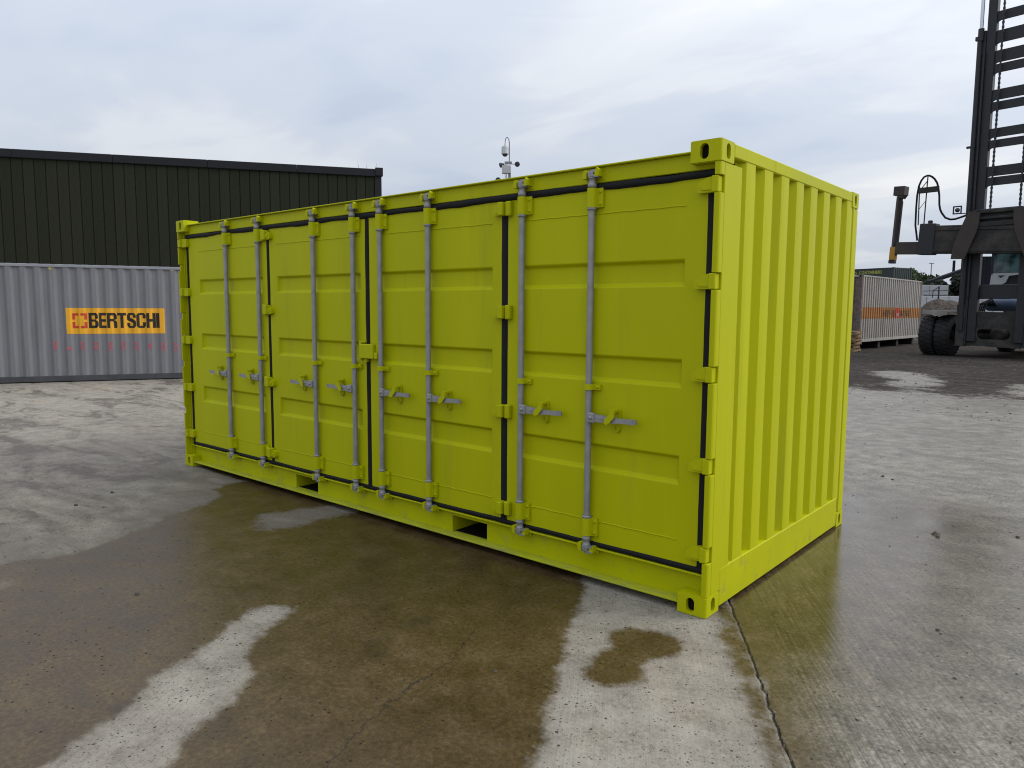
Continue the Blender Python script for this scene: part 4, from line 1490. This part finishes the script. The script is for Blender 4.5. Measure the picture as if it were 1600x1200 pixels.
bothS('spreader_sleeve', lambda: MB().box(-2.48, -1.93, -.215, .215, -.57, .57, .02).box(-2.28, -2.12, -.05, .05, .57, .70, .03), M_mast)
bothS('spreader_arm', lambda: MB().box(-3.32, -2.46, -.14, .14, -.55, -.09, .015), M_brown)
bothS('spreader_post', lambda: MB().tube([(-3.41, 0, -.28), (-3.41, 0, .6), (-3.40, 0, 1.62)], [.115, .115, .125], 4, smooth=False).box(-3.30, -3.25, -.06, .0, -.1, 1.45, .01), M_brown)
bothS('post_head', lambda: MB().box(-3.58, -3.18, -.2, .2, 1.66, 2.0, .012).prism([(-3.52, 1.66), (-3.28, 1.54), (-3.2, 1.66)], 'xz', -.18, .18), M_brown)
bothS('post_foot', lambda: MB().box(-3.52, -3.31, -.12, .12, -.76, -.27, .012), M_ypost, 'chipped yellow foot')
bothS('twistlock', lambda: MB().box(-3.54, -3.31, -.10, .10, -.90, -.762, .02), M_mast)
# hose hoop and its frame
MB().tube([(.29, -1.6, 4.33), (.20, -1.62, 4.9), (.19, -1.62, 5.56), (.20, -1.62, 6.0), (.24, -1.62, 6.33), (.31, -1.62, 6.52), (.40, -1.62, 6.64), (.50, -1.62, 6.68), (.59, -1.62, 6.67), (.69, -1.62, 6.61), (.78, -1.62, 6.52), (.87, -1.62, 6.37), (.92, -1.62, 6.2), (.97, -1.62, 5.9), (.99, -1.62, 5.58), (1.03, -1.62, 5.4), (1.09, -1.62, 5.27), (1.22, -1.62, 5.09), (1.39, -1.62, 5.01), (1.55, -1.62, 5.01), (1.70, -1.62, 5.05), (2.0, -1.62, 5.14), (2.3, -1.6, 5.24)], .036, 8).build('hose_loop', M_rub, mh)
fr = MB()
fr.tube([(.53, -1.6, 6.64), (.51, -1.6, 5.8), (.49, -1.6, 4.9)], .022, 7)
fr.tube([(.26, -1.6, 6.31), (.29, -1.6, 4.9)], .022, 7)
fr.tube([(.53, -1.6, 6.5), (.30, -1.6, 6.2)], .016, 6)
fr.tube([(.49, -1.6, 5.75), (.30, -1.6, 5.5)], .010, 6)
fr.box(.25, .93, -1.66, -1.54, 6.06, 6.26, .01)
fr.build('hose_frame', M_mach, mh)
wl_ = MB()
for (a, b2, c, d) in ((1.46, 1.74, 5.43, 5.47), (1.46, 1.74, 5.18, 5.22), (1.46, 1.49, 5.2, 5.45), (1.71, 1.74, 5.2, 5.45)):
    wl_.box(a, b2, -1.64, -1.58, c, d)
wl_.tube([(1.7, -1.6, 5.19), (2.0, -1.55, 5.19), (2.3, -1.5, 5.3)], .018, 6)
wlo = wl_.build('work_light_guard', M_mast, mh)
MB().lathe([(0, -1.64), (.075, -1.63), (.08, -1.58), (.04, -1.52), (0, -1.52)], (1.60, 0, 5.325), 'y', 12).build('work_light', M_cctvd, wlo)

# ------------------------------------------------------------------ far things
ra = R(-20)
rx = Vector((math.cos(ra), math.sin(ra), 0))
gcor = Vector((-13.69, 61.59, 0))
for k in range(2):
    t, val = make_container('storage_container', ['lower', 'upper'][k] + ' dark green storage container of the stack beyond the white ribbed one', 'container', 6.058, 2.438, 2.591,
                            tuple(gcor - rx * 6.058 + Vector((0, 0, 2.595 * k))), ra, M_grn, M_grn, M_grn, M_grn, group='stacked dark green containers')
    if k == 1:
        bk = [.135 + .27 * j + s_ for j in range(-1, 24) for s_ in (-.0975, -.0425, .0425, .0975)]
        drape(*text_mesh('CLEVELAND', 1.75, .26, .01), .95, 2.09, val, bk, .006, 'lettering', M_ytext, t)
        drape(*text_mesh('CONTAINERS', 2.05, .26, .01), 2.95, 2.12, val, bk, .006, 'lettering', M_ytext, t)
        drape(*rect(.5, .10), 3.75, 1.78, val, bk, .006, 'white_label', M_cabw, t)
dv = CAM + (fw + r2 * ((1516 - 800) / FPX)) * 56
for k in range(2):
    t, val = make_container('storage_container', ['lower', 'upper'][k] + ' dark navy container of the pair seen through the forklift mast', 'container', 6.058, 2.438, 2.896,
                            (dv.x, dv.y, 2.9 * k), R(28), M_navy, M_navy, M_navy, M_navy, group='stacked dark navy containers')
    if k == 1:
        bk = [.135 + .27 * j + s_ for j in range(-1, 24) for s_ in (-.0975, -.0425, .0425, .0975)]
        for zz, ww in ((1.55, .45), (1.15, .5), (.85, .5), (.2, .4)):
            drape(*rect(ww, .10), 2.45, zz, val, bk, .006, 'white_label', M_cabw, t)
            drape(*rect(.10, .22), 2.75, zz - .16, val, bk, .007, 'white_label', M_cabw, t)


def px_at(u, v, D):
    return CAM + (fw + r2 * ((u - 800) / FPX) + u2 * ((600 - v) / FPX)) * D


# lamp post
p = px_at(1452, 470, 90)
lp = thing('lamp_post', 'tall thin lamp post with a twin head above the far trees', 'lamp post', (p.x, p.y, 0), yaw)
MB().tube([(0, 0, 0), (0, 0, 7.45)], [.09, .05], 8).build('pole', M_pole, lp)
MB().box(-.28, .28, -.08, .08, 7.42, 7.52, .02).build('lamp_head', M_pole, lp)
MB().box(-.14, .10, -.1, -.07, 4.2, 4.9, .01).build('sign_plate', M_cabw, lp)

# conveyor
ca, cb_ = px_at(1450, 439, 76), px_at(1530, 411, 76)
cv = thing('conveyor', 'dark inclined conveyor rising behind the far bushes', 'conveyor', (ca.x, ca.y, 0), 0)
dl = cb_ - ca
o = MB()
nn_ = Vector((-dl.y, dl.x, 0)).normalized() * .4
hh_ = Vector((0, 0, .55))
a0, a1 = Vector((0, 0, ca.z - .25)), Vector((dl.x, dl.y, cb_.z - .55))
vs = [a0 - nn_, a0 + nn_, a1 + nn_, a1 - nn_]
vs += [v + hh_ * (0.5 if i_ < 2 else 1) for i_, v in enumerate(vs)]
o.add(vs, [(3, 2, 1, 0), (4, 5, 6, 7), (0, 1, 5, 4), (1, 2, 6, 5), (2, 3, 7, 6), (3, 0, 4, 7)])
o.build('conveyor_belt_frame', M_navy, cv)
for t_ in (.12, .5, .9):
    q = a0 + (a1 - a0) * t_
    MB().tube([(q.x, q.y, 0), (q.x, q.y, q.z + .1)], .12, 8).build('support_leg', M_navy, cv)
p = px_at(1491, 407, 77)
tag(MB().tube([(p.x, p.y, 0), (p.x, p.y, p.z)], .13, 10).build('steel_post', M_navy), 'upright dark steel post beside the far conveyor', 'post')


def tree(name, label, base, h, rx_, ry, zc0, n, leafm, group=None, ls=.22, seed=1):
    rd = random.Random(seed)
    t = thing(name, label, 'tree', (base.x, base.y, 0), 0, group)
    tk = MB()
    tk.tube([(0, 0, 0), (.05, .02, h * .35), (0, .05, h * .75)], [.16, .11, .04], 8)
    for k in range(6):
        a = rd.uniform(0, 6.28)
        z = h * rd.uniform(.3, .6)
        tk.tube([(0.03, 0.02, z), (rx_ * .4 * math.cos(a), ry * .4 * math.sin(a), z + h * .14), (rx_ * .7 * math.cos(a), ry * .7 * math.sin(a), z + h * .25)], [.06, .035, .012], 5)
    tk.build('trunk', M_bark, t)
    cl = []
    for k in range(22):
        a, rr = rd.uniform(0, 6.28), math.sqrt(rd.random())
        z = rd.uniform(zc0, h * .97)
        f = math.sqrt(max(.08, 1 - ((z - (zc0 + h) / 2) / ((h - zc0) / 2 + .2)) ** 2))
        cl.append((rx_ * rr * f * math.cos(a), ry * rr * f * math.sin(a), z, rd.uniform(.28, .55) * h * .17))
    o = MB()
    for k in range(n):
        c = cl[rd.randrange(len(cl))]
        d_ = Vector((rd.gauss(0, 1), rd.gauss(0, 1), rd.gauss(0, 1))).normalized() * c[3] * rd.random() ** .4 * 1.5
        p_ = Vector(c[:3]) + d_
        if p_.z < .1:
            continue
        a = Vector((rd.gauss(0, 1), rd.gauss(0, 1), rd.gauss(0, .6))).normalized()
        b_ = a.cross(Vector((rd.gauss(0, 1), rd.gauss(0, 1), rd.gauss(0, 1)))).normalized()
        s = ls * rd.uniform(.6, 1.4)
        o.add([p_ - a * s, p_ + b_ * s * .5, p_ + a * s, p_ - b_ * s * .5], [(0, 1, 2, 3)])
    o.build('crown', leafm, t, recalc=False)
    return t


for k, (u, D, h, w, mm, lab) in enumerate((
        (1433, 84, 6.2, 1.9, M_leaf, 'round green tree just right of the dark green containers'),
        (1447, 82, 5.6, 1.9, M_leaf, 'low green tree at the foot of the far lamp post'),
        (1467, 74, 4.5, 2.0, M_leaf, 'mid green bushy tree under the foot of the conveyor'),
        (1481, 70, 4.5, 2.0, M_leafd, 'dark evergreen bush below the upright steel post'),
        (1499, 69, 4.9, 1.6, M_leafd, 'dark evergreen bush half hidden by the forklift mast'),
        (1522, 78, 5.2, 1.8, M_leafd, 'dark tree behind the forklift mast foot'))):
    p = px_at(u, 500, D)
    tree('tree', lab, p, h, w, w, .3, 4200, mm, 'trees behind the yard', seed=30 + k)

# far pale wall of concrete blocks, in two tiers
bd = r2.copy(); bd.z = 0; bd.normalize()
bang = math.atan2(bd.y, bd.x)
p = px_at(1436, 480, 62)
w1 = thing('block_wall', 'tall pale concrete block wall standing before the far trees', 'wall', (p.x, p.y, 0), bang)
bme = MB().box(0, .78, 0, .5, 0, .78, .02).mesh('block', M_block)
for r_ in range(5):
    for c_ in range(3):
        part('block', bme, w1, (.8 * c_, 0, .77 * r_))
p = px_at(1430, 480, 53)
w2 = thing('block_wall', 'low long pale concrete block wall behind the gravel heap', 'wall', (p.x, p.y, 0), bang)
for r_ in range(3):
    for c_ in range(8):
        part('block', bme, w2, (.8 * c_, 0, .925 * r_), scale=(1, 1, 1.19))
# barrier frame in front of the wall
p = px_at(1466, 470, 50)
bf = thing('barrier_frame', 'thin dark steel frame with rails before the low block wall', 'barrier', (p.x, p.y, 0), bang)
MB().tube([(0, 0, 0), (0, 0, 3.35)], .045, 6).build('upright', M_mast, bf)
MB().tube([(-1.05, 0, 3.05), (.75, 0, 3.1)], .028, 6).build('rail', M_mast, bf)
MB().tube([(-1.05, 0, 2.75), (.75, 0, 2.76)], .028, 6).build('rail', M_mast, bf)
MB().tube([(0, 0, 3.33), (-.38, 0, 3.1), (-.42, 0, 2.6)], .028, 6).build('brace', M_mast, bf)

# gravel heap
p = px_at(1470, 500, 46)
gh = bmesh.new()
bmesh.ops.create_grid(gh, x_segments=90, y_segments=90, size=1)
for v in gh.verts:
    x, y = v.co.x * 6, v.co.y * 6
    rr = math.sqrt((x / (1.0 if x < 0 else 1.6)) ** 2 + (y / 1.15) ** 2)
    hgt = 2.45 * math.exp(-(rr / 2.2) ** 2.2) - .03
    nzv = noise.noise((x * 1.6, y * 1.6, 1.0)) * .22 + noise.noise((x * 6, y * 6, 3.0)) * .10
    v.co = Vector((x, y, max(-.05, hgt + (nzv if hgt > .05 else 0) - .02)))
hm = bpy.data.meshes.new('gravel_heap')
gh.to_mesh(hm)
gh.free()
hm.materials.append(M_gravel)
ho = bpy.data.objects.new('gravel_heap', hm)
C.objects.link(ho)
ho.location = (p.x, p.y, 0)
tag(ho, 'brown grey gravel heap behind the forklift front wheels', 'heap')

# ------------------------------------------------------------------ loose stones on the slab
rd = random.Random(5)
ls = MB()
for k in range(900):
    if k >= 420:
        y = rd.uniform(9.5, 27)
        x = rd.uniform(-4.2, 3.0) - (y - 13) * .12
    elif k < 250:
        x, y = rd.uniform(.1, 3.2) + 0, rd.uniform(-2.2, 13)
        x = x - y * .18
        if x < .12 and y < 2.6:
            continue
    else:
        x, y = rd.uniform(-9, .2), rd.uniform(-3.4, -.1)
    s = rd.uniform(.003, .008) * (1.8 if rd.random() < .06 else 1) * (1 + .05 * max(0, y)) * (2.2 if k >= 420 else 1)
    base = len(ls.v)
    vs = []
    for a in range(5):
        an = 6.283 * a / 5 + rd.uniform(-.3, .3)
        vs.append((x + s * math.cos(an) * rd.uniform(.7, 1.3), y + s * math.sin(an) * rd.uniform(.7, 1.3), 0.0005))
    vs.append((x + rd.uniform(-.3, .3) * s, y + rd.uniform(-.3, .3) * s, s * rd.uniform(.5, .9)))
    ls.add(vs, [(a, (a + 1) % 5, 5) for a in range(5)])
for x, y, s in ((-2.71, -1.9, .017), (.63, 2.62, .03), (.66, 2.55, .02), (-.2, 4.48, .022), (-.09, 4.39, .018), (-5.12, -1.4, .02), (-5.35, -1.02, .02), (1.12, 2.94, .02), (1.0, .7, .012), (1.02, .66, .009), (1.17, .16, .010)):
    vs = [(x + s * math.cos(6.283 * a / 7) * rd.uniform(.6, 1.3), y + s * math.sin(6.283 * a / 7) * rd.uniform(.6, 1.3), 0.0005) for a in range(7)]
    vs += [(x + .5 * s * math.cos(6.283 * a / 7 + .2), y + .5 * s * math.sin(6.283 * a / 7 + .2), s * rd.uniform(.5, .8)) for a in range(7)]
    ls.add(vs, [(a, (a + 1) % 7, 7 + (a + 1) % 7, 7 + a) for a in range(7)] + [tuple(range(7, 14))])
so = ls.build('loose_stones', M_stone)
so['kind'] = 'stuff'
so['label'] = 'scattered dark grit and small stones on the concrete'
so['category'] = 'stones'
